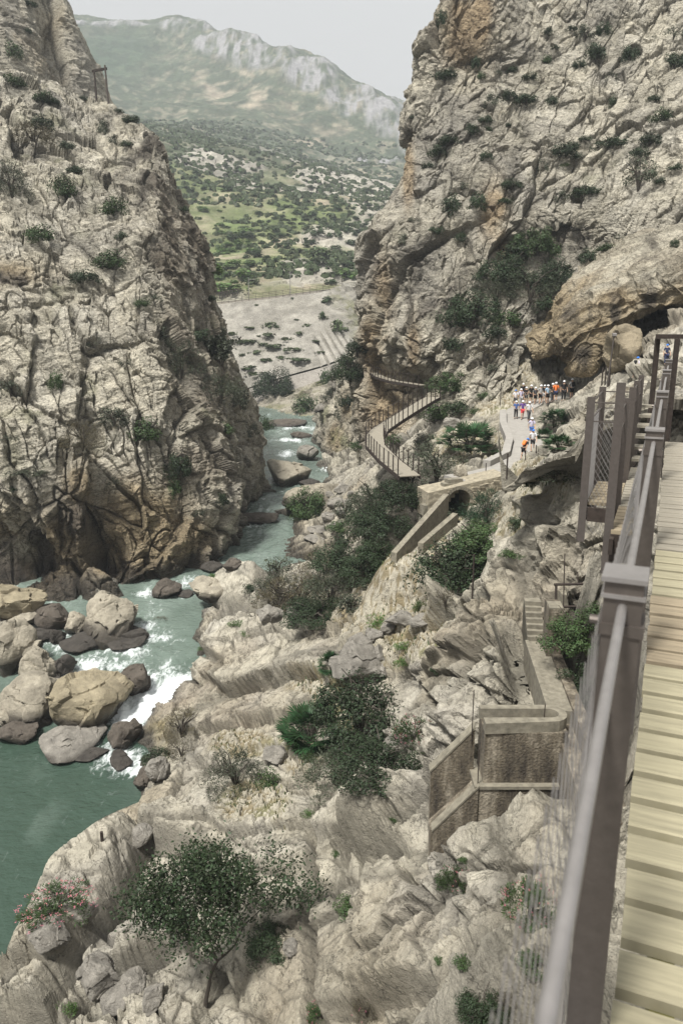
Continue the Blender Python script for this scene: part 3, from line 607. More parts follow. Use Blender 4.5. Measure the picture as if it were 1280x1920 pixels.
H, E, I = facet(p / np.array((7, 7, 4.)), 805)
rk = sstep(.1, .35, fbm(p / 45, 4, 806) + .35 * blob(px, py, [(560,340,120,30),(690,410,50,60),(570,500,50,40),(420,320,60,20),(680,590,40,40),(650,570,30,30)])) * sstep(230, 300, d_)
p[:, 2] += rk * (1 - farm) * 1.6 * H + .25 * fbm(p / 3, 3, 807) * (1 - farm)
n1 = fbm(p / 25, 5, 810); n2 = fbm(p / 90, 4, 811); n3 = fbm(p / 7, 4, 812)
soilc = mixc(np.tile(np.array((.33, .285, .21)), (len(p), 1)), np.array((.16, .20, .08)), np.clip(.5 + n1 * 1.5, 0, 1))
soilc = mixc(soilc, np.array((.125, .165, .065)), np.clip(blob(px, py, [(360,370,70,60),(330,320,50,40),(450,430,50,50)]) * (.8 + n1), 0, .8))
soilc = mixc(soilc, np.array((.12, .14, .06)), np.clip(fbm(p / 4.5, 4, 815) * 2.2 - .15, 0, .75))
scrub = mixc(np.tile(np.array((.075, .092, .058)), (len(p), 1)), np.array((.24, .22, .165)), np.clip(n3 * 1.6 + n1 * .9 - .1, 0, .8))
scrub = mixc(scrub, np.array((.40, .34, .26)), np.clip(blob(px, py, [(430,150,70,30),(340,135,50,20),(440,200,50,20),(480,190,40,18),(600,215,60,25),(690,330,60,15),(580,260,40,14)]) * (.35 + 2.0 * n1), 0, .8))
scrub = mixc(scrub, np.array((.055, .085, .05)), np.clip(blob(px, py, [(210,110,80,45)]) * (1.2 + n3), 0, .8))
base = mixc(soilc, scrub, sstep(430, 640, d_ + n1 * 120))
base = mixc(base, np.array((.44, .41, .36)), np.clip(rk * .8, 0, 1) * (1 - farm))
vst = fbm(np.c_[p[:, 0] / 9, p[:, 1] / 30, p[:, 2] / 60], 4, 830)
base *= (1 + .55 * fbm(p / 13, 4, 831))[:, None]
base = mixc(base, np.array((.29, .285, .29)), cl * np.clip(.62 + 1.9 * vst, 0, 1))
base = mixc(base, np.array((.07, .09, .06)), np.clip(farm * (fbm(p / 16, 4, 833) * 2.2 - .35), 0, .8))
finish('hillside', p, 760, 900, base, M['far'])

# railway embankment: smooth pale slope, a service track at its foot, then a rough slope to the river
def strip(rows, nu, nv): return loft([[PY(*q) for q in r] for r in rows], nu, nv)
E_ = [[(350,581,260),(385,640,246),(420,700,233),(450,738,224)],[(430,573,261),(460,630,247),(490,680,234),(515,716,225)],[(520,563,262),(555,615,248),(585,660,236),(600,692,226)],[(596,553,263),(622,590,252),(645,635,240),(668,668,229)]]
G = strip(E_ + [[(640,545,266),(672,590,256),(700,630,249),(722,660,236)], [(690,548,268),(712,600,262),(735,640,256),(760,670,250)]], 260, 200); Pn = G.reshape(-1, 3); px, py = proj(Pn)
uu = np.linspace(0, 1, 260)[:, None] * np.ones((1, 200)); vv = np.ones((260, 1)) * np.linspace(0, 1, 200)[None]
gro = np.exp(-((((uu * 26) % 1) - .5) / .13) ** 2).ravel() * sstep(.38, .44, uu.ravel()) * sstep(.45, .6, vv.ravel() ) * (uu.ravel() < .60)
Pn = Pn + gridnormals(G).reshape(-1, 3) * (-(gro * .9) + .15 * fbm(Pn / 4, 3, 820))[:, None] * np.sign(gridnormals(G).reshape(-1, 3)[:, 2:3])
n1 = fbm(Pn / 8, 4, 821); rgt = sstep(.60, .72, uu.ravel()); Pn = Pn + np.array((0, 0, 1)) * (rgt * 2.2 * facet(Pn / 5, 823)[0])[:, None]
base = mixc(np.tile(np.array((.36, .34, .30)), (len(Pn), 1)), np.array((.25, .235, .20)), np.clip(.3 + n1 + .6 * gro, 0, .9))
base *= (1 + .35 * fbm(Pn / 2.5, 4, 824))[:, None]; base = mixc(base, np.array((.20, .20, .11)), np.clip(rgt * (.3 + fbm(Pn / 4, 4, 825) * 1.6), 0, .8))
Pn[:, 2] += .8
finish('railway_embankment', Pn, 260, 200, base, M['far'])
G = strip([[(380,760,223.5),(385,790,215)],[(450,741,223.5),(470,768,215)],[(520,719,224.5),(540,742,216)],[(605,695,225.5),(615,715,217)],[(672,671,228.5),(690,690,220)]], 60, 10)
Pn = G.reshape(-1, 3); Pn[:, 2] += 1.0
finish('service_track', Pn, 60, 10, np.tile(np.array((.34, .315, .28)), (len(Pn), 1)), M['far'])
G = strip([[(400,795,214),(420,850,192)],[(470,770,214.5),(505,815,190)],[(540,744,215.5),(560,795,189)],[(615,717,216.5),(610,786,191)],[(690,692,219.5),(690,760,195)]], 160, 160)
Pn, ids, cr = rock_displace(G, .3, seed=93, sizes=((7, 1.0), (2.6, .5)), stretch=(1, 1, .5)); Pn[:, 2] += 1.0
finish('riverside_slope', Pn, 160, 160, mixc(np.tile(np.array((.37, .34, .28)), (len(Pn), 1)), np.array((.17, .17, .09)), np.clip(fbm(Pn / 5, 4, 822) * 1.6 + .15, 0, .8)), M['far'])

# ------------------------------------------------------------------ mesh builders for things
class MB:
    def __init__(s): s.v = []; s.f = []; s.m = []; s.k = 0
    def add(s, vs, fs, mi=0):
        o = len(s.v); s.v += [tuple(map(float, q)) for q in vs]; s.f += [tuple(o + i for i in f) for f in fs]; s.m += [mi] * len(fs); return s
    def box(s, c, h, ax=None, mi=0, ch=0.0):
        """c centre, h half sizes, ax 3 axis vectors; ch chamfers the long top edges"""
        c = np.array(c, float); ax = np.eye(3) if ax is None else np.array(ax, float)
        a, b, d = ax[0] * h[0], ax[1] * h[1], ax[2] * h[2]
        if ch:
            e = ax[1] * (h[1] - ch); g = ax[2] * (h[2] - ch)
            ring = [-b - d, b - d, b + g, e + d, -e + d, -b + g]
            vs = [c - a + r for r in ring] + [c + a + r for r in ring]; n = 6
            fs = [tuple(range(n))[::-1], tuple(range(n, 2 * n))] + [(i, (i + 1) % n, n + (i + 1) % n, n + i) for i in range(n)]
            return s.add(vs, fs, mi)
        vs = [c + i * a + j * b + k * d for i in (-1, 1) for j in (-1, 1) for k in (-1, 1)]
        return s.add(vs, [(0, 1, 3, 2), (4, 6, 7, 5), (0, 4, 5, 1), (2, 3, 7, 6), (0, 2, 6, 4), (1, 5, 7, 3)], mi)
    def tube(s, pts, r, n=8, mi=0, cap=True):
        pts = [np.array(p, float) for p in pts]; rs = r if isinstance(r, (list, tuple)) else [r] * len(pts); vs = []
        up0 = np.array((0.13, .21, 1.0))
        for i, p in enumerate(pts):
            t = pts[min(i + 1, len(pts) - 1)] - pts[max(i - 1, 0)]; t = t / (np.linalg.norm(t) + 1e-9)
            up = up0 if abs(t @ up0) < 1.0 else np.array((1., .1, 0)); a = np.cross(t, up); a /= np.linalg.norm(a) + 1e-9; b = np.cross(t, a)
            vs += [p + rs[i] * (math.cos(6.28318 * k / n) * a + math.sin(6.28318 * k / n) * b) for k in range(n)]
        fs = [(i * n + k, i * n + (k + 1) % n, (i + 1) * n + (k + 1) % n, (i + 1) * n + k) for i in range(len(pts) - 1) for k in range(n)]
        if cap: fs += [tuple(range(n))[::-1], tuple(range((len(pts) - 1) * n, len(pts) * n))]
        return s.add(vs, fs, mi)
    def prism(s, poly, d, mi=0):
        """poly: list of 3d points (planar), d: extrusion vector"""
        poly = [np.array(p, float) for p in poly]; n = len(poly); d = np.array(d, float)
        return s.add(poly + [p + d for p in poly], [tuple(range(n))[::-1], tuple(range(n, 2 * n))] + [(i, (i + 1) % n, n + (i + 1) % n, n + i) for i in range(n)], mi)
    def mesh(s, name):
        me = bpy.data.meshes.new(name); me.from_pydata(s.v, [], s.f)
        if any(s.m): me.polygons.foreach_set('material_index', s.m)
        me.update(); return me
    def build(s, name, mat, parent=None, smooth=False):
        me = s.mesh(name)
        if smooth: me.polygons.foreach_set('use_smooth', [True] * len(me.polygons))
        return link(name, me, mat, parent)
def unit(v): v = np.array(v, float); return v / (np.linalg.norm(v) + 1e-12)
def resample(line, step):
    L = [0]
    for a, b in zip(line[:-1], line[1:]): L.append(L[-1] + np.linalg.norm(b - a))
    n = max(2, int(round(L[-1] / step)) + 1); s = np.linspace(0, L[-1], n); A = np.array(line)
    return np.stack([np.interp(s, L, A[:, k]) for k in range(3)], 1)
M['steel'] = simple('weathered_brown_steel', (.115, .10, .09), .45, .6, .12, 30, bump=.0006)
M['galv'] = simple('galvanised_steel', (.30, .285, .275), .5, .7, .12, 20)
M['rust'] = simple('rusty_iron', (.040, .031, .026), .85, .2, .4, 14, bump=.004)
M['wood_new'] = simple('fresh_pale_board', (.265, .242, .165), .75, 0, .22, 3.0, stretch=(1.2, 16, 1), rz=.40, bump=.002)
M['wood_red'] = simple('reddish_board', (.235, .195, .135), .75, 0, .3, 3.0, stretch=(1.2, 16, 1), rz=.40, bump=.002)
M['wood_grey'] = simple('greyed_board', (.225, .205, .165), .8, 0, .25, 3.0, stretch=(1.2, 14, 1), rz=.40, bump=.002)
M['wood_edge'] = simple('mossy_board_edge', (.11, .105, .03), .85, 0, .25, 6.0)
M['path'] = simple('pale_path_concrete', (.27, .257, .235), .9, 0, .12, 2.0, bump=.01)
def concrete_mat():
    m, nt, b = newmat('old_stained_concrete'); N = nt.nodes.new; L = nt.links.new
    tc = N('ShaderNodeTexCoord'); n = N('ShaderNodeTexNoise'); n.inputs['Scale'].default_value = 1.3; n.inputs['Detail'].default_value = 8; n.inputs['Roughness'].default_value = .65
    mp = N('ShaderNodeMapping'); mp.inputs['Scale'].default_value = (1.6, 1.6, .35); L(tc.outputs['Object'], mp.inputs[0]); L(mp.outputs[0], n.inputs['Vector'])
    cr = N('ShaderNodeValToRGB'); e = cr.color_ramp.elements; e[0].position = .36; e[0].color = (.04, .033, .025, 1); e[1].position = .66; e[1].color = (.25, .22, .17, 1)
    e2 = cr.color_ramp.elements.new(.5); e2.color = (.11, .092, .066, 1); L(n.outputs['Fac'], cr.inputs[0])
    n2 = N('ShaderNodeTexNoise'); n2.inputs['Scale'].default_value = 14; n2.inputs['Detail'].default_value = 5; L(tc.outputs['Object'], n2.inputs['Vector'])
    g = N('ShaderNodeMapRange'); g.inputs[1].default_value = .3; g.inputs[2].default_value = .7; g.inputs[3].default_value = .7; g.inputs[4].default_value = 1.3; L(n2.outputs['Fac'], g.inputs[0])
    s = N('ShaderNodeVectorMath'); s.operation = 'SCALE'; L(cr.outputs[0], s.inputs[0]); L(g.outputs[0], s.inputs['Scale']); L(s.outputs[0], b.inputs['Base Color'])
    b.inputs['Roughness'].default_value = .95
    bp = N('ShaderNodeBump'); bp.inputs['Distance'].default_value = .04; L(n2.outputs['Fac'], bp.inputs['Height']); L(bp.outputs[0], b.inputs['Normal'])
    return m
M['conc'] = concrete_mat()
M['conc_top'] = simple('worn_concrete_top', (.175, .16, .125), .95, 0, .35, 4.0, bump=.02)
M['masonry'] = simple('rubble_masonry', (.27, .24, .18), .95, 0, .35, 3.5, bump=.08)

# ------------------------------------------------------------------ main boardwalk
D = unit((.3896, .921, 0)); NR_ = np.array((D[1], -D[0], 0)); UPV = np.array((0, 0, 1.))
def bw(s, off, z): return np.array((.032, 0, 0)) + D * s + NR_ * off + UPV * z   # off: metres right of the deck's left edge
rnd = random.Random(5)
root = empty('boardwalk', tuple(bw(4, .6, -1.65)))
tag(root, 'timber boardwalk with steel posts and wire net, nearest the camera at the right edge', 'boardwalk')
def attach(o, root): o.parent = root; o.matrix_parent_inverse = Matrix.Translation(-Vector(root.location)); return o
dk = MB()
for k in range(-9, 66):
    s_ = k * .176 + .05; c = bw(s_, .65, -1.672 + rnd.uniform(-.003, .003)); Yp = c[1] - .25
    mi = 0 if Yp < 3.05 else (1 if Yp < 3.95 else (0 if Yp < 5.0 else 2))
    if mi == 0 and rnd.random() < .06: mi = 1
    a = rnd.uniform(-.004, .004); ax = [unit(NR_ + D * a), unit(D - NR_ * a), UPV]
    dk.box(c + NR_ * rnd.uniform(-.006, .006), (.665, .066, .021), ax, mi, ch=.006)
attach(dk.build('deck', [M['wood_new'], M['wood_red'], M['wood_grey']]), root)
ud = MB(); ud.box(bw(5, .1, -1.78), (.03, 6.8, .085), [NR_, D, UPV]); ud.box(bw(5, 1.2, -1.78), (.03, 6.8, .085), [NR_, D, UPV])
for k in range(-1, 9): ud.box(bw(k * 1.35, .65, -1.80), (.52, .03, .055), [NR_, D, UPV])
attach(ud.build('beam', M['wood_edge']), root)
POST_S = [-.9, 1.56, 3.85, 5.97, 8.6, 10.9]
for k, s_ in enumerate(POST_S):
    zt = -.5; zb = -2.05; m = MB(); o_ = -.075
    m.box(bw(s_, o_, (zt + zb) / 2), (.006, .038, (zt - zb) / 2), [NR_, D, UPV])
    for q in (-1, 1): m.box(bw(s_ + q * .036, o_, (zt + zb) / 2), (.037, .005, (zt - zb) / 2 - .001), [NR_, D, UPV])
    post = attach(m.build('railing_post', M['steel']), root)
    c = MB(); c.box(bw(s_, o_, zt + .005), (.043, .048, .005), [NR_, D, UPV]); c.box(bw(s_, o_, zt - .030), (.042, .047, .004), [NR_, D, UPV])
    q = c.build('cap_plate', M['galv'], post)
    c = MB(); c.box(bw(s_, o_, zt - .10), (.044, .046, .012), [NR_, D, UPV]); c.tube([bw(s_, o_ - .04, zt - .10), bw(s_, o_ - .062, zt - .10)], .010, 10)
    c.build('clamp', M['steel'], post)
tb = MB(); tb.tube([bw(s_, -.075, -.565 - .012 * math.sin(s_ * 3)) for s_ in np.linspace(-.9, 10.9, 60)], .0095, 10)
attach(tb.build('handrail', M['galv'], smooth=True), root)
rp = MB()
for ph in (0, 2.1, 4.2):
    rp.tube([bw(s_, -.09 + .005 * math.cos(s_ * 60 + ph), -.755 + .02 * math.sin(s_ * 2.1) + .007 * math.sin(s_ * 60 + ph)) for s_ in np.linspace(-.9, 4.6, 260)], .0042, 6)
attach(rp.build('net_rope', M['galv'], smooth=True), root)
def netmesh(fn, L, z0, z1, dx, r, mb):
    """crossing diagonal wires; fn(s, z) -> point"""
    H = z1 - z0; n = int(L / dx)
    for k in range(-int(H / dx * .6), n):
        s0 = k * dx
        for sg in (0, 1):
            a0, a1 = s0, s0 + H * .6
            if sg: a0, a1 = a1, a0
            f0, f1 = 0.0, 1.0
            def cl(a): return (a - a0) / (a1 - a0)
            lo, hi = sorted((cl(0), cl(L))); f0 = max(f0, lo); f1 = min(f1, hi)
            if f1 - f0 < .02: continue
            q = [fn(a0 + (a1 - a0) * f, z0 + H * f) for f in np.linspace(f0, f1, 4)]
            mb.tube(q, r, 3, cap=False)
nm = MB(); netmesh(lambda s, z: bw(s - .9, -.118 - .02 * math.sin(s * 2.7) * math.sin((z + 2.1) * 2.1), z), 11.8, -2.02, -.57, .062, .0011, nm)
attach(nm.build('safety_net', M['galv']), root)
lc = MB(); lc.tube([bw(s_, -.12, -2.02) for s_ in (-.9, 5, 10.9)], .006, 6); attach(lc.build('net_cable', M['galv']), root)

# ------------------------------------------------------------------ lower side boardwalk left of the main one
ZL = -2.05
root = empty('side_boardwalk', tuple(PZ(1150, 930, ZL))); tag(root, 'lower weathered timber landing seen through the wire net, left of the main boardwalk', 'boardwalk')
m = MB()
def lo(s, off, z=ZL): return bw(s, off, z)
for k in range(34):
    s_ = 7.9 + k * .16; zz = ZL + (max(0, int((s_ - 11.2) / .32)) * .12 if s_ > 11.2 else 0); mi = 1 if k < 7 else 0
    m.box(lo(s_, -.27, zz), (.165, .066, .02), [NR_, D, UPV], mi)
for k in range(8):
    s_ = 9.1 + k * .16; m.box(lo(s_, -.61, ZL + .002), (.17, .066, .02), [NR_, D, UPV], 1)
attach(m.build('deck', [M['wood_grey'], M['wood_red']]), root)
m = MB(); m.box(lo(10.2, -.14, ZL - .12), (.02, 2.5, .08), [NR_, D, UPV]); m.box(lo(10.2, -.42, ZL - .12), (.02, 2.5, .08), [NR_, D, UPV])
m.box(lo(9.0, -.61, ZL - .12), (.16, .03, .08), [NR_, D, UPV]); m.box(lo(10.4, -.61, ZL - .12), (.16, .03, .08), [NR_, D, UPV])
m.box(lo(7.84, -.27, ZL - .16), (.165, .03, .14), [NR_, D, UPV]); m.box(lo(9.7, -.79, ZL - .12), (.02, .66, .08), [NR_, D, UPV])
attach(m.build('beam', M['rust']), root)
plist = [(7.86, -.46), (9.0, -.46), (8.98, -.82), (10.45, -.82), (10.5, -.46), (11.7, -.46), (12.9, -.45)]
for (s_, of) in plist:
    zt = ZL + 1.22 + (.25 if s_ < 8 else 0); q = MB(); q.box(lo(s_, of, (zt + ZL - .45) / 2), (.042, .010, (zt - ZL + .45) / 2), [NR_, D, UPV]); q.box(lo(s_ + .022, of, (zt + ZL - .45) / 2), (.008, .022, (zt - ZL + .45) / 2 - .002), [NR_, D, UPV])
    pp = attach(q.build('railing_post', M['steel']), root)
nm = MB(); seq = plist
for (a, b) in zip(seq[:-1], seq[1:]):
    A0, B0 = lo(a[0], a[1] - .02), lo(b[0], b[1] - .02); L_ = np.linalg.norm(B0 - A0)
    netmesh(lambda s, z: A0 + (B0 - A0) * (s / L_) + UPV * (z - ZL), L_, ZL - .35, ZL + .95, .052, .0024, nm)
attach(nm.build('safety_net', M['galv']), root)
cb = MB(); cb.tube([lo(a, b, ZL + .95) for a, b in seq], .008, 6); cb.tube([lo(a, b, ZL + 1.16) for a, b in seq], .010, 6); attach(cb.build('handrail', M['steel']), root)
# tall portal frame
a = P(1220, 760, 14.5); b = P(1256, 760, 14.2); zt = P(1225, 634, 14.5)[2]
root = empty('portal_frame', tuple(a)); tag(root, 'dark steel portal frame rising behind the near railing posts at the right edge', 'frame')
for q in (a, b):
    m = MB(); m.box((q[0], q[1], (zt - 2.9) / 2), (.038, .038, (zt + 2.9) / 2)); attach(m.build('upright', M['rust']), root)
m = MB(); m.box(((a[0] + b[0]) / 2 + .75, (a[1] + b[1]) / 2 - .2, zt + .04), (.98, .05, .04), [unit((1, -.25, 0)), unit((.25, 1, 0)), UPV]); attach(m.build('crossbar', M['rust']), root)

# ------------------------------------------------------------------ slender walkways on the far cliff
def walkway(name, label, line, wd, side, post_h=1.15, step=1.1, both=True):
    pts = resample(line, .35); root = empty(name, tuple(pts[len(pts) // 2])); tag(root, label, 'walkway')
    T = np.gradient(pts, axis=0); T[:, 2] = 0; T /= np.linalg.norm(T, axis=1, keepdims=True) + 1e-9
    Nn = np.stack([T[:, 1], -T[:, 0], 0 * T[:, 0]], 1) * side
    for _ in range(4): Nn[1:-1] = (Nn[2:] + Nn[:-2] + Nn[1:-1]) / 3
    Nn /= np.linalg.norm(Nn, axis=1, keepdims=True)
    h = wd / 2; n = len(pts)
    def ribbon(lo_, hi_, z0, z1):
        vs = []
        for i in range(n): vs += [pts[i] + Nn[i] * lo_ + UPV * z1, pts[i] + Nn[i] * hi_ + UPV * z1, pts[i] + Nn[i] * hi_ + UPV * z0, pts[i] + Nn[i] * lo_ + UPV * z0]
        fs = [(i * 4 + k, i * 4 + (k + 1) % 4, i * 4 + 4 + (k + 1) % 4, i * 4 + 4 + k) for i in range(n - 1) for k in range(4)] + [(3, 2, 1, 0), (n * 4 - 4, n * 4 - 3, n * 4 - 2, n * 4 - 1)]
        return vs, fs
    m = MB(); m.add(*ribbon(-h, h, -.06, 0)); attach(m.build('deck', M['wood_grey']), root)
    m = MB(); m.add(*ribbon(h + .003, h + .08, -.28, .02)); attach(m.build('edge_beam', M['rust']), root)
    if both: m = MB(); m.add(*ribbon(-h - .08, -h - .003, -.28, .02)); attach(m.build('edge_beam', M['rust']), root)
    st = max(1, int(round(step / .35)))
    for sgn in ((1, -1) if both else (1,)):
        rl = MB(); rl.tube([pts[i] + Nn[i] * (sgn * h) + UPV * (post_h - .05) for i in range(0, n, 2)], .018, 4)
        rl.tube([pts[i] + Nn[i] * (sgn * h) + UPV * (post_h * .5) for i in range(0, n, 2)], .008, 3); attach(rl.build('cable', M['steel']), root)
        for i in range(0, n, st):
            q = MB(); c = pts[i] + Nn[i] * (sgn * h); q.box(c + UPV * (post_h / 2 - .1), (.035, .035, post_h / 2 + .1), [T[i], Nn[i], UPV]); attach(q.build('railing_post', M['rust']), root)
walkway('cliff_walkway', 'narrow walkway curving across the foot of the right cliff, high above the river', [P(*q) for q in [(792,722,84.5),(765,718,87),(738,714,90.5),(712,706,94.5),(695,694,99),(684,680,104),(679,668,109)]], 1.1, -1, both=False)
walkway('zigzag_walkway', 'zigzag timber walkway with a sharp bend below the yellow cliff', ZIG, 1.5, 1)

# ------------------------------------------------------------------ path, parapets, bridge
pts = resample(PATH, .4); T = np.gradient(pts, axis=0); T[:, 2] = 0; T /= np.linalg.norm(T, axis=1, keepdims=True)
Nn = np.stack([T[:, 1], -T[:, 0], 0 * T[:, 0]], 1)
for _ in range(4): Nn[1:-1] = (Nn[2:] + Nn[:-2] + Nn[1:-1]) / 3
Nn /= np.linalg.norm(Nn, axis=1, keepdims=True); PN = len(pts)
m = MB(); vs = []
for i in range(PN): vs += [pts[i] + Nn[i] * 1.15, pts[i] - Nn[i] * 1.15, pts[i] - Nn[i] * 1.15 - UPV * .5, pts[i] + Nn[i] * 1.15 - UPV * .5]
m.add(vs, [(i * 4 + k, i * 4 + (k + 1) % 4, i * 4 + 4 + (k + 1) % 4, i * 4 + 4 + k) for i in range(PN - 1) for k in range(4)] + [(3, 2, 1, 0), (PN * 4 - 4, PN * 4 - 3, PN * 4 - 2, PN * 4 - 1)])
tag(m.build('footpath', M['path']), kind='structure')
def wallstrip(line, th, z0, z1, mat, name, label, cat):
    n = len(line); T = np.gradient(line, axis=0); T[:, 2] = 0; T /= np.linalg.norm(T, axis=1, keepdims=True) + 1e-9; Nw = np.stack([T[:, 1], -T[:, 0], 0 * T[:, 0]], 1)
    m = MB(); vs = []; w_ = np.random.RandomState(3)
    for i in range(n):
        j = w_.uniform(-.03, .03); vs += [line[i] + Nw[i] * th + UPV * (z1 + j), line[i] - Nw[i] * th + UPV * (z1 + j), line[i] - Nw[i] * th + UPV * z0, line[i] + Nw[i] * th + UPV * z0]
    m.add(vs, [(i * 4 + k, i * 4 + (k + 1) % 4, i * 4 + 4 + (k + 1) % 4, i * 4 + 4 + k) for i in range(n - 1) for k in range(4)] + [(3, 2, 1, 0), (n * 4 - 4, n * 4 - 3, n * 4 - 2, n * 4 - 1)])
    o = m.build(name, mat); tag(o, label, cat); return o
i0 = int(PN * .30); i1 = int(PN * .84)
# which side faces the slope: the photo's left side of the descending path
SIDE = 1 if (pts[PN // 2] + Nn[PN // 2])[0] < pts[PN // 2][0] else -1
wallstrip((pts + Nn * SIDE * 1.5)[i0:i1], .30, -1.2, .42, M['path'], 'parapet_wall', 'pale curved concrete parapet on the inner side of the footpath bend', 'wall')
wallstrip((pts - Nn * SIDE * 1.38)[int(PN * .60):int(PN * .98)], .22, -1.5, .10, M['masonry'], 'retaining_wall', 'stone edging wall under the outer side of the path above the arch', 'wall')
wallstrip(resample([P(948,690,80), P(952,700,79.5), P(955,722,79), P(1000,724,79.5), P(1046,718,80)], .5), .2, -1.2, .5, M['conc_top'], 'low_wall', 'low concrete wall on the slope right behind the waiting group', 'wall')
# arch bridge
ex = unit((1, .25, 0)); ey = unit((-.25, 1, 0))
root = empty('arch_bridge', tuple(AB)); tag(root, 'small rubble stone arch under the footpath, above the feathery pines', 'bridge')
r_ = .82; prof = [(-2.2, -1.6), (-r_, -1.6), (-r_, -.5)] + [(-r_ * math.cos(t), -.5 + r_ * math.sin(t)) for t in np.linspace(0, math.pi, 14)[1:]] + [(r_, -1.6), (3.4, -1.6), (3.4, 1.15), (1.6, .9), (0, .65), (-1.2, .45), (-2.2, .2)]
m = MB(); fr = [AB + ex * a + UPV * b for a, b in prof]
# front ring split into quads along the arch keeps the opening real
def arch_wall(m, d0, d1):
    th = np.linspace(0, math.pi, 15)
    inn = [(-r_, -1.6)] + [(-r_ * math.cos(t), -.5 + r_ * math.sin(t)) for t in th] + [(r_, -1.6)]
    out = [(-2.2, -1.6)] + [(-2.2 + (5.6) * k / 14, .2 + .95 * k / 14) for k in range(15)] + [(3.4, -1.6)]
    n = len(inn); vs = []
    for (a, b), (c, d) in zip(inn, out):
        for dd in (d0, d1): vs += [AB + ex * a + UPV * b + ey * dd, AB + ex * c + UPV * d + ey * dd]
    fs = []
    for i in range(n - 1):
        o = i * 4; p_ = o + 4
        fs += [(o, o + 1, p_ + 1, p_), (o + 2, p_ + 2, p_ + 3, o + 3), (o, p_, p_ + 2, o + 2), (o + 1, o + 3, p_ + 3, p_ + 1)]
    m.add(vs, fs)
arch_wall(m, -.25, 1.9); attach(m.build('arch_wall', M['masonry']), root)
m = MB()
for k in range(15):
    t = math.pi * (k + .5) / 15; c = AB + ex * (-(r_ + .13) * math.cos(t)) + UPV * (-.5 + (r_ + .13) * math.sin(t)) - ey * .27
    m.box(c, (.12, .05, .075), [unit(ex * -math.cos(t) + UPV * math.sin(t)), ey, unit(ex * math.sin(t) + UPV * math.cos(t))])
attach(m.build('arch_ring', M['conc_top']), root)
m = MB(); m.box(AB + ey * 1.8 + UPV * -.6, (1.4, .05, 1.1), [ex, ey, UPV]); attach(m.build('shade_panel', simple('arch_shade_black', (.01, .01, .01), 1)), root)  # black sheet standing in for the darkness inside the arch
rs = random.Random(8); rk_ = MB()
for k in range(60):
    a = rs.uniform(.95, 3.3); b = rs.uniform(-.7, .15 + a * .22); c = AB + ex * a + UPV * b - ey * .26; s_ = rs.uniform(.09, .19)
    rk_.box(c, (s_ * 1.25, .07, s_ * .8), [unit(ex + UPV * rs.uniform(-.3, .3)), ey, unit(UPV - ex * rs.uniform(-.3, .3))], ch=.03)
attach(rk_.build('facing_stones', M['masonry']), root)
# steps beside the arch and the two raking walls
root = empty('stone_steps', tuple(P(815, 930, 50.5))); tag(root, 'short flight of stone steps dropping left of the arch', 'steps')
m = MB()
for k in range(7):
    c = P(850 - k * 7.5, 897 + k * 8, 52 - k * .12); m.box(c - UPV * .35, (.55, .30, .35), [unit((1, .35, 0)), unit((-.35, 1, 0)), UPV])
attach(m.build('step_blocks', M['conc_top']), root)
def rake(a, b, th, h, name, label):
    m = MB(); a = np.array(a); b = np.array(b); d = b - a; n = unit(np.cross(d, UPV)); m.prism([a - n * th, a + n * th, a + n * th - UPV * h, a - n * th - UPV * h], d)
    tag(m.build(name, [M['conc_top']]), label, 'wall')
rake(RK1[0], RK1[1], .2, 1.6, 'raking_wall', 'left and longer of the two pale raking walls running down from the arch steps')
rake(RK2[0], RK2[1], .2, 1.6, 'raking_wall', 'right and shorter raking wall below the arch, next to the pines')
# ------------------------------------------------------------------ old concrete water works below the boardwalk
ZC = -11.5
root = empty('water_channel', (6.3, 21, ZC)); tag(root, 'old stained concrete water channel with basin and sloping wings below the boardwalk', 'channel')
def cl(s): return np.array((6.0 + .10 * s, 17.2 + s, 0))    # left edge of channel, s along it
m = MB(); dch = unit((.10, 1, 0)); nch = np.array((dch[1], -dch[0], 0))
def cbox(s0, s1, o0, o1, z0, z1, mb):
    c = cl((s0 + s1) / 2) + nch * ((o0 + o1) / 2) + UPV * ((z0 + z1) / 2); mb.box(c, ((o1 - o0) / 2, (s1 - s0) / 2 * 1.005, (z1 - z0) / 2), [nch, dch, UPV])
cbox(4.0, 9.2, 0, .60, ZC - .5, ZC - .02, m); attach(m.build('channel_bed', M['conc_top']), root)
m = MB(); cbox(-1.5, 7.9, .60, .95, ZC - 3.4, ZC + .10, m); attach(m.build('outer_wall', M['conc']), root)
m = MB(); cbox(3.9, 9.2, -.14, -.003, ZC - 1.2, ZC + .02, m); attach(m.build('inner_wall', M['conc_top']), root)
m = MB(); cbox(7.92, 8.9, .42, .92, ZC - 1.5, ZC + 1.75, m); attach(m.build('pier', M['conc']), root)
m = MB(); cbox(7.92, 8.6, .43, .91, ZC + 1.753, ZC + 1.80, m); attach(m.build('pier_top', M['conc_top']), root)
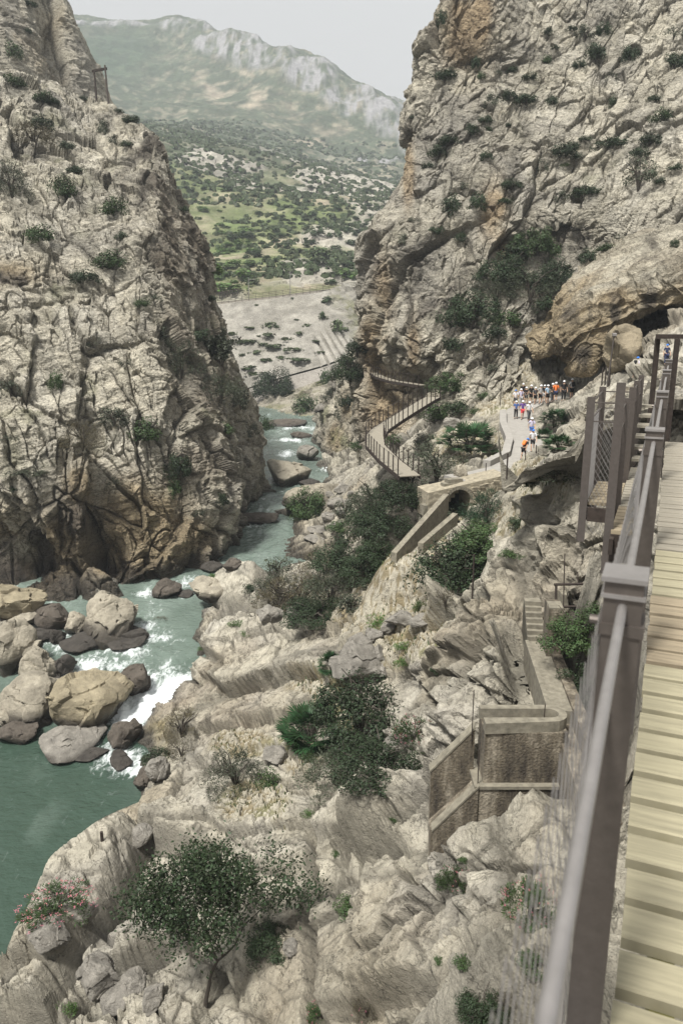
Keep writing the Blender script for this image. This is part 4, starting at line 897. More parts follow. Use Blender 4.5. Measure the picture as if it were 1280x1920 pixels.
# basin: U-shaped rim with rounded right end
bc = np.array((5.15, 20.6, ZC)); m = MB()
def u_shape(L0, W, n=10):
    pts_ = [(-L0, W)] + [(1.0 + W * math.sin(t), W * math.cos(t)) for t in np.linspace(0, math.pi, n)] + [(-L0, -W)]
    return pts_
inn = u_shape(1.0, .26); out = [( -1.0, .50)] + [(1.0 + .50 * math.sin(t), .50 * math.cos(t)) for t in np.linspace(0, math.pi, 10)] + [(-1.0, -.62)]
vs = []
for (a, b), (c, d) in zip(inn, out):
    for z in (ZC + .22, ZC - .12): vs += [bc * (1, 1, 0) + np.array((a, b, z)), bc * (1, 1, 0) + np.array((c, d, z))]
fs = []; n = len(inn)
for i in range(n - 1):
    o = i * 4; p_ = o + 4; fs += [(o, p_, p_ + 1, o + 1), (o, o + 2, p_ + 2, p_), (o + 1, p_ + 1, p_ + 3, o + 3), (o + 2, o + 3, p_ + 3, p_ + 2)]
fs += [(0, 1, 3, 2), ((n - 1) * 4, (n - 1) * 4 + 2, (n - 1) * 4 + 3, (n - 1) * 4 + 1)]
m.add(vs, fs); attach(m.build('basin_rim', M['conc_top']), root)
m = MB(); m.box(bc + np.array((.22, -.02, -.95)), (1.20, .53, .826)); attach(m.build('basin_wall', M['conc']), root)
m = MB(); m.box(bc + np.array((.0, -.25, -1.80)), (1.26, .50, .05)); attach(m.build('ledge', M['conc_top']), root)
m = MB(); m.prism([bc + np.array(q) for q in [(-1.2, -.70, -1.852), (1.05, -.70, -1.852), (.85, -.70, -5.2), (-2.5, -.70, -5.2), (-2.5, -.70, -3.25)]], (0, .5, 0)); attach(m.build('front_wall', M['conc']), root)
for (o_, zz, nm_) in ((-.76, -1.75, 'front'), (.15, -.35, 'rear')):
    m = MB(); x_, z_ = (-1.15, zz); L_ = 1.28; dz = -1.5
    m.prism([bc + np.array(q) for q in [(x_, o_, z_), (x_ - L_, o_, z_ + dz), (x_ - L_, o_, z_ + dz - 1.9), (x_, o_, z_ - 2.6)]], (0, .30, 0)); w_ = attach(m.build('wing_wall', M['conc']), root)
    m = MB(); m.prism([bc + np.array(q) for q in [(x_ + .02, o_ - .02, z_ + .05), (x_ - L_ - .04, o_ - .02, z_ + dz + .05), (x_ - L_ - .04, o_ - .02, z_ + dz - .02), (x_ + .02, o_ - .02, z_ - .02)]], (0, .34, 0)); m.build('coping', M['conc_top'], w_)
m = MB(); m.box(cl(1.6) + nch * .35 + UPV * (ZC - 1.9), (.245, 3.0, 1.45), [nch, dch, UPV]); attach(m.build('side_wall', M['conc']), root)
m = MB(); a_ = bc + np.array((.95, -.82, -3.0)); m.tube([a_, bc + np.array((1.15, -1.9, -4.3)), bc + np.array((1.35, -3.4, -5.2))], .05, 6); attach(m.build('drain_pipe', M['conc_top']), root)
# stairs
root = empty('concrete_stairs', tuple(cl(9.3) + UPV * ZC)); tag(root, 'flight of seven worn concrete steps cut into the rock at the head of the channel', 'stairs')
m = MB()
for k in range(7): cbox(9.21 + .19 * k, 10.7 + .01 * k, -.05, .55, ZC - .6 + .16 * k, ZC + .14 + .16 * k, m)
attach(m.build('step_flight', M['conc_top']), root)
# iron rods
def rod(p0, h, label, name='iron_rod', r=.016, lean=(0, 0), extra=None, cat='rod'):
    m = MB(); p0 = np.array(p0); m.tube([p0 - UPV * .5, p0 + np.array((lean[0], lean[1], h))], r, 6)
    if extra: extra(m, p0)
    return tag(m.build(name, M['rust']), label, cat)
rod(bc + np.array((-1.25, .1, -.35)), 1.25, 'taller rusty rod standing at the left rear corner of the basin')
rod(bc + np.array((-1.15, -.62, -1.7)), 1.1, 'rusty rod at the front left corner of the basin, in front of the taller rod')
rod(bc + np.array((.82, -.1, -.4)), .95, 'short rod sticking up inside the rounded right end of the basin')
# sluice frame
t_ = 29.5; q = lambda x, y: P(x, y, t_)
root = empty('sluice_frame', tuple(q(1085, 1138))); tag(root, 'rusty iron sluice gate frame with hand wheel beside the boardwalk post', 'sluice')
m = MB(); m.tube([q(1038, 1096), q(1135, 1094)], .055, 6); m.tube([q(1042, 1138), q(1124, 1136)], .05, 6); attach(m.build('cross_beam', M['rust']), root)
for x in (1042, 1124):
    m = MB(); m.tube([q(x, 1094), q(x - 1, 1142)], .05, 6); attach(m.build('upright', M['rust']), root)
for x, y0, y1 in ((1058, 1038, 1190), (1115, 1036, 1136), (1082, 1072, 1096)):
    m = MB(); m.tube([q(x, y0), q(x + (1 if x > 1060 else -4), y1)], .022, 6); attach(m.build('spindle', M['rust']), root)
m = MB(); cw = q(1134, 1082); m.tube([cw + np.array((.16 * math.cos(a), 0, .30 * math.sin(a))) for a in np.linspace(0, 6.283, 19)], .02, 5); m.tube([cw - UPV * .3, cw + UPV * .3], .015, 4); m.tube([cw - np.array((.16, 0, 0)), cw + np.array((.16, 0, 0))], .015, 4); attach(m.build('hand_wheel', M['rust']), root)
root = empty('concrete_ramp', tuple(P(1100, 1120, 31.5))); tag(root, 'sloping concrete slab with steps behind the sluice frame', 'ramp')
m = MB(); m.prism([P(1086,1103,32), P(1098,1103,32), P(1160,1150,30.2), P(1120,1150,30.2)], (0, 0, -.6)); attach(m.build('slab', M['conc_top']), root)
m = MB()
for k in range(3): m.box(P(1056 + 12 * k, 1122 - 8 * k, 31.8), (.14, .3, .25))
attach(m.build('step_blocks', M['conc_top']), root)

# ------------------------------------------------------------------ ray casting onto the built ground
bpy.context.view_layer.update()
DG = bpy.context.evaluated_depsgraph_get()
def cast(px_, py_):
    d = Vector(P(px_, py_, 1.0)).normalized(); o = Vector((0, 0, 0))
    for _ in range(6):
        h, loc, nor, idx, ob, mt = sc.ray_cast(DG, o, d)
        if not h: return None
        if ob.name.split('.')[0] in GROUND: 
            if nor.dot(d) > 0: nor = -nor
            return np.array(loc), np.array(nor)
        o = loc + d * .02
    return None
GROUND = {'left_cliff', 'left_crag', 'right_cliff', 'river_buttress', 'cave_outcrop', 'rocky_ground', 'river', 'hillside', 'railway_embankment', 'service_track', 'riverside_slope', 'footpath'}
def depth_of(p): return p[1] * CT - p[2] * ST

# rusty posts on the rocks
def on(px_, py_, dflt=50):
    r = cast(px_, py_); return r[0] if r else P(px_, py_, dflt)
p0 = on(885, 1116); h = 80 / F * depth_of(p0)
def arms(m, p): 
    m.tube([p + UPV * (h * .98), p + UPV * (h * .98) - np.array((h * .21, 0, 0))], .02, 5); m.tube([p + UPV * (h * .66), p + UPV * (h * .66) - np.array((h * .21, 0, 0))], .02, 5); m.tube([p + UPV * (h * .66) - np.array((h * .2, 0, 0)), p + UPV * (h * .98) - np.array((h * .2, 0, 0))], .012, 4)
rod(p0, h, 'rusty iron post with two side arms, in front of the big dark shrub', 'iron_post', .045, extra=arms, cat='post')
p0 = on(653, 872); rod(p0, 40 / F * depth_of(p0), 'lone dark post on the pale hump left of the zigzag walkway', 'iron_post', .05, cat='post')
p0 = on(192, 1577); rod(p0, 20 / F * depth_of(p0), 'short dark iron stub on the smooth rock beside the green pool', 'iron_post', .07, cat='post')
p0 = on(937, 760); rod(p0, 42 / F * depth_of(p0), 'thin dark pole on the scree slope left of the footpath', 'iron_post', .04, cat='post')
for k, (x, y, hh) in enumerate([(1004, 850, 16), (984, 862, 14), (950, 876, 26), (910, 886, 18), (867, 884, 26)]):
    p0 = on(x, y); tag(rod(p0, hh / F * depth_of(p0), 'thin dark railing post beside the footpath, ' + ['farthest right, above the crouching palms', 'next to the leaning hiker in an orange pack', 'tallest, in the middle of the lower stretch', 'short one between the two tall posts', 'leftmost, by the pale boulder over the arch'][k], 'path_post', .035, cat='post'), group='posts along the footpath')
# pole by the cave
p0 = on(1137, 724, 68); tt = depth_of(p0); root = empty('camera_pole', tuple(p0)); tag(root, 'slim pole with a small white head in front of the dark cave', 'pole')
hh = 92 / F * tt; m = MB(); m.tube([p0 - UPV * .4, p0 + UPV * hh + np.array((.25, 0, 0))], .07, 6); attach(m.build('pole_shaft', M['steel']), root)
m = MB(); m.box(p0 + UPV * (hh + .1) + np.array((.25, 0, 0)), (.16, .16, .12), ch=.05); attach(m.build('pole_head', M['galv']), root)
for k, x in enumerate((1127, 1133, 1141)):
    p0 = on(x, 722, 68); rod(p0, 1.5, ['left', 'middle', 'right'][k] + ' one of three railing stakes at the foot of the slim pole by the cave', 'railing_stake', .06, cat='post')['group'] = 'stakes by the cave'
# twin telegraph poles
p0 = on(182, 192, 150); p1 = on(205, 200, 150); tt = depth_of(p0); s_ = tt / F
root = empty('twin_pole', tuple(p0)); tag(root, 'pair of tall weathered poles joined by a top bar on the left ridge skyline', 'utility pole')
for (b, x1, y1) in ((p0, 177, 132), (p1, 197, 123)):
    m = MB(); m.tube([b - UPV * 1.5, P(x1, y1, tt)], [.17, .13], 8); attach(m.build('pole', M['rust']), root)
m = MB(); m.box((P(176, 133, tt) + P(198, 129, tt)) / 2, (14 * s_, .14, .16), [unit(P(198, 129, tt) - P(176, 133, tt)), (0, 1, 0), (0, 0, 1)]); attach(m.build('crossbar', M['rust']), root)

# ------------------------------------------------------------------ railway line
top = [PY(352, 577.5, 260), PY(430, 569.5, 261), PY(520, 559.5, 262), PY(596, 549.5, 263), PY(640, 545, 266), PY(720, 539, 272)]
ln = resample([q + UPV * 1.2 for q in top], 2.2)
root = empty('railway_fence', tuple(ln[len(ln) // 2])); tag(root, 'dark green trackside fence along the top of the pale embankment', 'fence')
m = MB()
for a, b in zip(ln[:-1], ln[1:]): m.tube([a + UPV * 1.1, b + UPV * 1.1], .05, 4); m.tube([a + UPV * .6, b + UPV * .6], .04, 4); m.tube([a + UPV * .1, b + UPV * .1], .06, 4)
attach(m.build('rail', M['rust']), root)
for a in ln[::1]: m = MB(); m.tube([a - UPV * 1.5, a + UPV * 1.2], .05, 4); attach(m.build('fence_post', M['rust']), root)
bal = [q + np.array((0, 4, .6)) for q in top]
m = MB(); vs = []; ll = resample(bal, 3)
for a in ll: vs += [a + np.array((0, -3.8, .3)), a + np.array((0, 9, .5)), a + np.array((0, 9, -3)), a + np.array((0, -3.8, -2))]
n = len(ll); m.add(vs, [(i * 4 + k, i * 4 + (k + 1) % 4, i * 4 + 4 + (k + 1) % 4, i * 4 + 4 + k) for i in range(n - 1) for k in range(4)])
tag(m.build('railway_bed', simple('ballast', (.40, .36, .31), .95, 0, .2, 2)), kind='structure')
mast0 = None
for k, (x, yb, yt) in enumerate([(388, 572, 531), (466, 566, 520), (544, 556, 510), (676, 540, 512)]):
    b = PY(x, yb, 266); t1 = PY(x, yt, 266); root = empty('catenary_mast', tuple(b))
    tag(root, ['leftmost slim grey mast beside the railway, next to the left cliff edge', 'second slim grey railway mast, right of the green tree clump', 'third slim grey railway mast, above the middle of the embankment', 'rightmost slim grey mast near the right cliff edge'][k], 'mast', 'masts along the railway')
    m = MB(); m.tube([b - UPV * 2, t1], [.16, .11], 6); attach(m.build('mast_pole', M['galv']), root)
    m = MB(); m.tube([t1 - UPV * .8, t1 - UPV * .6 + np.array((2.2, 0, 0))], .06, 4); attach(m.build('bracket_arm', M['galv']), root)
wl_ = [PY(378, 558, 272), PY(410, 557, 272), PY(446, 550, 273)]
root = empty('trackside_barrier', tuple(wl_[1])); tag(root, 'dark slatted barrier below the green trees behind the track', 'fence')
m = MB(); q2 = resample(wl_, .9)
for a in q2: m.box(a + UPV * .6, (.16, .1, 1.1))
m.tube([a + UPV * 1.3 for a in q2], .12, 4); attach(m.build('slats', M['rust']), root)
# ------------------------------------------------------------------ boulders
def ico(sub):
    import bmesh
    bm = bmesh.new(); bmesh.ops.create_icosphere(bm, subdivisions=sub, radius=1)
    V = np.array([v.co[:] for v in bm.verts]); Fc = np.array([[v.index for v in f.verts] for f in bm.faces]); bm.free(); return V, Fc
ICO = {4: ico(5), 5: ico(6)}
def boulder(px_, pyb, wpx, hpx, col, label, rot=0, ang=.7, t=None, name='boulder', seed=None, water=False, depth=1.0, group=None, mat='boulder'):
    r_ = cast(px_, pyb) if t is None else None
    p0 = P(px_, pyb, t) if t is not None else (r_[0] if r_ else P(px_, pyb, 50))
    tt = depth_of(p0); s_ = tt / F; rx = wpx * s_ / 2 * 1.22; rz = hpx * s_ / 2 * 1.25; ry = rx * depth; ang = min(1, ang * .55 + .45)
    seed = seed if seed is not None else int(px_ * 7 + pyb * 13) % 9973
    V, Fc = ICO[5 if wpx > 70 else 4]; rs = np.random.RandomState(seed)
    n = V.copy(); k = 16; dirs = rs.normal(size=(k, 3)); dirs /= np.linalg.norm(dirs, axis=1, keepdims=True); dd = rs.uniform(.58, .98, k)
    dots = n @ dirs.T; rad = np.where(dots > .05, dd / np.maximum(dots, .05), 9)
    soft = -np.log(np.exp(-16 * rad).sum(1)) / 16; soft = np.minimum(soft, 1.25)
    r = soft * ang + (1 - ang) * 1.0
    v = n * r[:, None] * np.array((rx, ry, rz))
    q = v / (.45 * (rx + rz)) + seed * .37
    H, E, I = facet(q * 1.15 + .35 * fbm(q * 1.7, 3, 31)[:, None], seed % 50); v += n * (min(rx, rz) * (.17 * H - .02 * (1 - sstep(0, .06, E))))[:, None]
    v += n * (min(rx, rz) * (.07 * fbm(q * 2.5, 4, 33) + .09 * fbm(q, 2, 35)))[:, None]
    a = math.radians(rot); ca, sa = math.cos(a), math.sin(a)
    v = np.c_[v[:, 0] * ca - v[:, 2] * sa, v[:, 1], v[:, 0] * sa + v[:, 2] * ca]
    zoff = rz * .62
    c = mixc(np.tile(np.array(col), (len(v), 1)), np.array(col) * .62, np.clip(.3 + fbm(q * 2, 4, 41), 0, 1))
    wet = np.zeros(len(v))
    if water:
        lim = -zoff + rz * .42; wet = 1 - sstep(lim - .1, lim + rz * .35, v[:, 2] + rz * .15 * fbm(q * 2, 2, 44)); c = mixc(c, DARK * .7, wet * .9)
    me = fastmesh(name, v, Fc, col=np.clip(c, .01, .9), extra={'wet': wet}, smooth=False)
    o = link(name, me, M[mat]); o.location = tuple(p0 + np.array((0, ry * .5, zoff))); tag(o, label, 'boulder', group); return o
BP = (.38, .345, .275); BG = (.28, .262, .23); BD = (.075, .068, .06); BR = (.125, .108, .09); BY = (.34, .295, .205)
W = True
BL = [(192,1200,100,92,BP,'huge tilted angular pale boulder standing in the rapids below the left cliff',-28,.95,W),
 (30,1168,92,62,BY,'rounded block against the foot of the left cliff',0,.6,W),(24,1184,62,26,BP,'flat pale slab below the rounded block at the left cliff foot',8,.6,W),
 (90,1178,75,34,BR,'brown low rock between the cliff foot and the huge tilted boulder',-12,.7,W),(143,1188,38,34,BP,'small pale-topped rock close left of the huge tilted boulder',0,.6,W),
 (12,1262,85,100,BP,'tall smooth cream boulder cut by the left edge of the view',-20,.4,W),(60,1282,66,62,BP,'knobbly cream boulder leaning on the tall smooth one',20,.5,W),
 (117,1266,48,34,BD,'dark wet rock tilted up in the pale rapids',28,.8,W),(158,1216,66,22,BD,'long dark wet rock just below the huge tilted boulder',0,.8,W),
 (106,1208,28,28,BD,'small round black rock among thin cascades',0,.5,W),(66,1206,52,22,BD,'dark mossy ledge rock above the white cascades',-10,.6,W),(56,1228,38,24,BD,'dark rounded rock at the left side of the cascades',0,.5,W),
 (240,1204,50,22,BD,'glossy black rock right of the huge tilted boulder',0,.6,W),(234,1218,62,13,BD,'flat black rock awash below the glossy black one',0,.6,W),
 (250,1303,64,50,BR,'brown rounded rock standing mid-stream above the white water',30,.7,W),(205,1300,40,32,BD,'dark rock touching the brown mid-stream rock',-20,.7,W),
 (45,1352,115,80,BP,'broad cream boulder at the left, above the green pool',8,.5,W),(10,1362,52,44,BP,'lower cream boulder at the far left edge above the pool',15,.5,W),
 (165,1310,66,40,BP,'pale round-topped boulder peeping over the largest cream boulder',0,.4,W),(148,1374,135,92,BY,'largest cream boulder with a cracked face, left of the white chute',-12,.65,W),
 (95,1304,66,20,BD,'low dark rock between the rapids and the cream boulders',-6,.7,W),(22,1392,62,30,BR,'brown angular rock at the left edge of the green pool',12,.9,W),
 (115,1412,104,28,BG,'long low rock with a pale top lying in the pool',0,.8,W),(228,1402,50,46,BR,'brown layered rock in the white chute beside the yellow rock',35,.8,W),
 (222,1438,44,17,BD,'small dark rock in the foam at the foot of the chute',0,.8,W),(165,1424,52,8,BD,'thin dark rock just awash below the long low rock',0,.7,W),
 (272,1478,36,36,BR,'reddish dark rock at the pool edge',10,.8,W),(298,1468,40,38,BG,'grey rock wedged behind the reddish pool-edge rock',-10,.7,W),
 (308,1120,58,26,BR,'brown rock against the left cliff where the river bends',0,.7,W),(392,1122,64,38,BP,'large smooth rock in mid-river at the bend',-8,.5,W),(350,1118,28,10,BD,'tiny dark rock left of the smooth mid-river one',0,.7,W),
 (437,1068,36,22,BR,'dark reddish angular rock in the narrow upstream channel',0,.9,W),(400,1072,34,16,BD,'dark low rock beside the reddish one, under the cliff',0,.8,W),
 (476,982,62,18,BR,'flat brown slab in the water under the middle headland',6,.8,W),(540,908,78,44,BP,'big pale block filling the upstream channel',-6,.8,W),(575,862,44,26,BG,'grey block upstream behind the big pale block',0,.8,W),
 (562,822,34,12,BR,'low reddish rock in the far channel',0,.7,W),(543,798,64,11,BR,'long flat pinkish rock at the farthest bend',0,.7,W),(580,912,34,12,BD,'dark flat rock right of the big pale block',0,.7,W),
 (588,946,86,34,BP,'pale tilted slab on the right bank beside the green shrub',12,.8,W),(600,772,20,14,BG,'small round rock at the foot of the far right bank',0,.5,W)]
for (x, y, w_, h_, c_, lb, ro, an, wa) in BL: boulder(x, y, w_, h_, c_, lb, ro, an, water=wa)
BL2 = [(612,935,30,16,'uppermost grey stone of the tumbled heap, nearest the tilted slab'),(640,925,28,14,'top right stone of the tumbled heap on the right bank'),(655,948,24,14,'small stone at the right side of the tumbled heap'),(628,952,34,16,'middle stone of the tumbled heap, right of the willowy bush'),(645,968,36,18,'broadest stone in the middle of the tumbled heap'),
 (615,975,30,15,'stone of the tumbled heap touching the willowy bush'),(600,1000,36,14,'lowest left stone of the tumbled heap at the water'),(632,990,26,12,'small low stone of the tumbled heap'),(590,1018,30,12,'lone stone below the tumbled heap'),(660,930,20,10,'smallest stone, at the top right corner of the tumbled heap')]
for (x, y, w_, h_, lb) in BL2: boulder(x, y, w_, h_, BG, lb, 0, .8, group='tumbled stones on the right bank')
BL3 = [(682,1280,92,82,BG,'large leaning grey boulder beside the fan palm, mossy on its right',-35,.7),(505,1165,44,26,BG,'small block at the upper end of the great slab',0,.7),(560,1168,46,28,BG,'flat-topped block under the grey oleanders',0,.9),
 (752,1176,44,28,BG,'dark grey rubble block in the scree gully',0,.9),(728,1190,30,22,BG,'pale rubble block left of the dark one in the gully',20,.9),(790,1172,34,18,BG,'rubble block at the right of the scree gully',10,.9),(862,893,22,22,BP,'pale egg-shaped boulder above the arch',20,.3),
 (155,1738,44,40,BG,'angular grey rock right of the pink oleander',0,.95),(82,1782,70,36,BG,'flat split rock below the pink oleander',5,.9),(178,1862,76,62,BG,'big angular rock at the lower left, near the bright green tuft',-20,.95),(250,1860,50,26,BG,'small angular rock between the big one and the tree',10,.9),(285,1892,44,34,BG,'dark rock just left of the tree foot',-8,.9),(222,1885,70,26,BG,'low rock behind the bright green tuft',12,.9),
 (262,1582,40,30,BG,'pale rounded rock on the smooth slab near the tree top',0,.6),(700,1205,36,26,BG,'block behind the large leaning boulder',-10,.9),(1030,672,20,16,BP,'pale block lying under the lip of the outcrop',0,.9),(545,1790,30,18,BG,'stone at the foot of the dark water-worn groove',0,.8),
 (820,790,50,34,BG,'rock outcrop between the zigzag walkway and the bright shrub',-20,.8),(850,805,34,22,BG,'rock under the bright green shrub on the scree',-10,.8),(740,1410,40,24,BG,'rock below the pinkish oleander thicket',0,.8),(520,1430,40,24,BG,'flat rock left of the big dark shrub',0,.8)]
BL3.append((1172,700,62,100,(.30,.255,.18),'tall ochre rock column at the right side of the cave mouth',8,.9))
for (x, y, w_, h_, c_, lb, ro, an) in BL3: boulder(x, y, w_, h_, c_, lb, ro, an)

# ------------------------------------------------------------------ plants
def leaves(n, ls, seed, shape=(1, 1, .85), clumps=26, lump=.34, aspect=2.0, fill=.5, droop=0.0, narrow=False):
    """leaf-sized rhombi in clumps through a unit crown"""
    rs = np.random.RandomState(seed)
    c = rs.normal(size=(clumps, 3)); c /= np.linalg.norm(c, axis=1, keepdims=True); c *= (rs.uniform(.15, 1, clumps) ** fill)[:, None] * (1 - lump * .7)
    c[:, 2] = np.abs(c[:, 2]) * 1.25 - .18; cr = rs.uniform(.55, 1.15, clumps) * lump
    k = rs.randint(0, clumps, n); d = rs.normal(size=(n, 3)); d /= np.linalg.norm(d, axis=1, keepdims=True)
    pos = c[k] + d * (cr[k] * rs.uniform(.35, 1, n) ** .5)[:, None]
    out = d + .6 * c[k] + rs.normal(size=(n, 3)) * .45 + np.array((0, 0, .35 - droop)); out /= np.linalg.norm(out, axis=1, keepdims=True)
    ax = np.cross(out, rs.normal(size=(n, 3))); ax /= np.linalg.norm(ax, axis=1, keepdims=True) + 1e-9
    nn = np.cross(out, ax); L = (ls * rs.uniform(.6, 1.3, n))[:, None]; Wd = L / aspect
    if narrow: dirL = out
    else: dirL = ax
    sd_ = nn if narrow else np.cross(dirL, out)
    sh = np.array(shape)
    v = np.stack([pos - dirL * L * .5, pos + sd_ * Wd * .5, pos + dirL * L * .5 + out * L * .08, pos - sd_ * Wd * .5], 1) * sh
    return v.reshape(-1, 3), np.arange(4 * n).reshape(n, 4)
def stems(seed, n=9, sp=.8, h=.9, r=.03):
    rs = np.random.RandomState(seed); m = MB()
    for k in range(n):
        a = rs.uniform(0, 6.28); e = np.array((math.cos(a) * sp * rs.uniform(.3, 1), math.sin(a) * sp * rs.uniform(.3, 1), h * rs.uniform(.4, .9)))
        m.tube([(0, 0, -.35), e * np.array((.25, .25, .35)), e * .65 + rs.normal(size=3) * .06, e], [r, r * .8, r * .5, r * .25], 5)
    return m.mesh('stems')
def palm(seed, n=38, nl=16):
    """fan fronds: stalk tips with radiating pointed leaflets"""
    rs = np.random.RandomState(seed); vs = []; fs = []
    for k in range(n):
        a = rs.uniform(0, 6.28); el = rs.uniform(-.15, 1.35); d = np.array((math.cos(a) * math.cos(el), math.sin(a) * math.cos(el), math.sin(el)))
        c = d * rs.uniform(.4, .72) + np.array((0, 0, .05)); s = unit(np.cross(d, (0.01, .02, 1))); u = unit(np.cross(s, d) + d * .1)
        R0 = rs.uniform(.25, .40)
        for j in range(nl):
            t = (j / (nl - 1) - .5) * 3.6; dr = unit(d * math.cos(t) + s * math.sin(t) + u * .15 * rs.uniform(-1, 1) - np.array((0, 0, .12)))
            w_ = unit(np.cross(dr, u)) * .020; tip = c + dr * R0 * rs.uniform(.8, 1.1); md = c + dr * R0 * .5
            i = len(vs); vs += [c, md + w_, tip, md - w_]; fs.append((i, i + 1, i + 2, i + 3))
    return np.array(vs) * np.array((1, 1, .95)), np.array(fs)
PM = {}
def reg(key, V, Q, mat, n_extra=None):
    me = fastmesh('foliage', V, Q); me.materials.append(mat); PM[key] = me
def sp(mat, pre, n, ls, **k):
    for s in range(3): V, Q = leaves(n, ls, 100 + s * 7 + len(PM), **k); reg((pre, s), V, Q, M[mat])
sp('leaf_dark', 'dark', 1500, .13, clumps=24); sp('leaf_mid', 'mid', 1300, .13, clumps=20, lump=.36); sp('leaf_grey', 'grey', 900, .12, clumps=22, lump=.32, fill=.35)
sp('leaf_dry', 'dry', 800, .11, clumps=26, lump=.28, fill=.3, narrow=True, aspect=4); sp('leaf_bright', 'bright', 900, .14, clumps=18, narrow=True, aspect=3.5)
sp('leaf_dark', 'bigdark', 8000, .062, clumps=70, lump=.24, fill=.45); sp('leaf_mid', 'bigmid', 6500, .065, clumps=60, lump=.24, fill=.45)
sp('leaf_grey', 'biggrey', 4500, .065, clumps=60, lump=.22, fill=.35, narrow=True, aspect=3.5); sp('leaf_dry', 'bigdry', 3600, .07, clumps=60, lump=.22, fill=.3, narrow=True, aspect=4.5)
sp('leaf_pine', 'pine', 4200, .13, clumps=34, lump=.3, narrow=True, aspect=9, fill=.4); sp('leaf_grey', 'sparse', 700, .10, clumps=16, lump=.26, fill=.25)
sp('leaf_mid', 'oleander', 3400, .12, clumps=40, lump=.26, narrow=True, aspect=5.0, fill=.4)
for s in range(3): V, Q = palm(300 + s, 60, 18); reg(('palm', s), V, Q, M['leaf_palm'])
def flowers(seed, n):
    rs = np.random.RandomState(seed); d = rs.normal(size=(n, 3)); d /= np.linalg.norm(d, axis=1, keepdims=True); d[:, 2] = np.abs(d[:, 2]) * 1.05; d *= rs.uniform(.72, 1.0, n)[:, None]; vs = []; fs = []
    for q in d:
        for j in range(7):
            c = q + rs.normal(size=3) * .022; a = rs.normal(size=3); a /= np.linalg.norm(a); b = unit(np.cross(a, rs.normal(size=3))); s = .016
            i = len(vs); vs += [c - a * s, c + b * s, c + a * s, c - b * s]; fs.append((i, i + 1, i + 2, i + 3))
    me = fastmesh('flowers', np.array(vs) * np.array((1, 1, .85)), np.array(fs)); me.materials.append(M['flower']); return me
FLW = [flowers(5, 110), flowers(6, 60), flowers(7, 20)]
STM = [stems(k) for k in range(3)]
for m_ in STM: m_.materials.append(M['bark'])
prs = random.Random(77)
def plant(x, y, w_, h_, kind, label, cat=None, group=None, fl=None, name=None, centre=True, big=None, sink=.28):
    yb = y + h_ * .30 if centre else y
    r = cast(x, yb)
    if r is None: r = cast(x, y)
    if r is None: return None
    loc, nor = r; tt = depth_of(loc); s_ = tt / F; rx = w_ * s_ / 2 * 1.5; rz = h_ * s_ / 2 * 1.5
    isbig = (w_ * h_ > 3200) if big is None else big
    mp_ = {'dark': 'bigdark', 'mid': 'bigmid', 'grey': 'biggrey', 'dry': 'bigdry'}
    key = mp_.get(kind, kind) if isbig else kind
    if isbig and fl is None: rx *= 1.25; rz *= 1.15
    if fl is not None: rx *= .78; rz *= .78
    s = prs.randrange(3); nm_ = name or {'palm': 'fan_palm', 'pine': 'pine_bush', 'oleander': 'oleander_bush', 'bright': 'grass_clump'}.get(kind, 'shrub')
    cat = cat or {'palm': 'palm', 'pine': 'pine', 'oleander': 'oleander', 'bright': 'green clump'}.get(kind, 'shrub')
    sc_v = (rx, rx * .9, rz); base = loc + nor * rx * .22 * np.array((1, 1, .2)) + np.array((0, rx * .1, rz * (.12)))
    if w_ < 34 and fl is None and not isbig:
        o = bpy.data.objects.new(nm_, PM[(key, s)]); COL.objects.link(o); o.location = tuple(base); o.scale = sc_v; o.rotation_euler = (0, 0, prs.uniform(0, 6.28)); tag(o, label, cat, group); return o
    root = empty(nm_, tuple(base), prs.uniform(0, 6.28)); tag(root, label, cat, group); root.scale = sc_v
    f = bpy.data.objects.new('foliage', PM[(key, s)]); COL.objects.link(f); f.parent = root
    if kind != 'bright': g = bpy.data.objects.new('stems', STM[s]); COL.objects.link(g); g.parent = root
    if fl is not None: g = bpy.data.objects.new('flowers', FLW[fl]); COL.objects.link(g); g.parent = root; g['kind'] = 'stuff'
    return root
U = 'small green shrub rooted on the upper left cliff'; LF = 'shrub hanging on the sheer lower left cliff face'
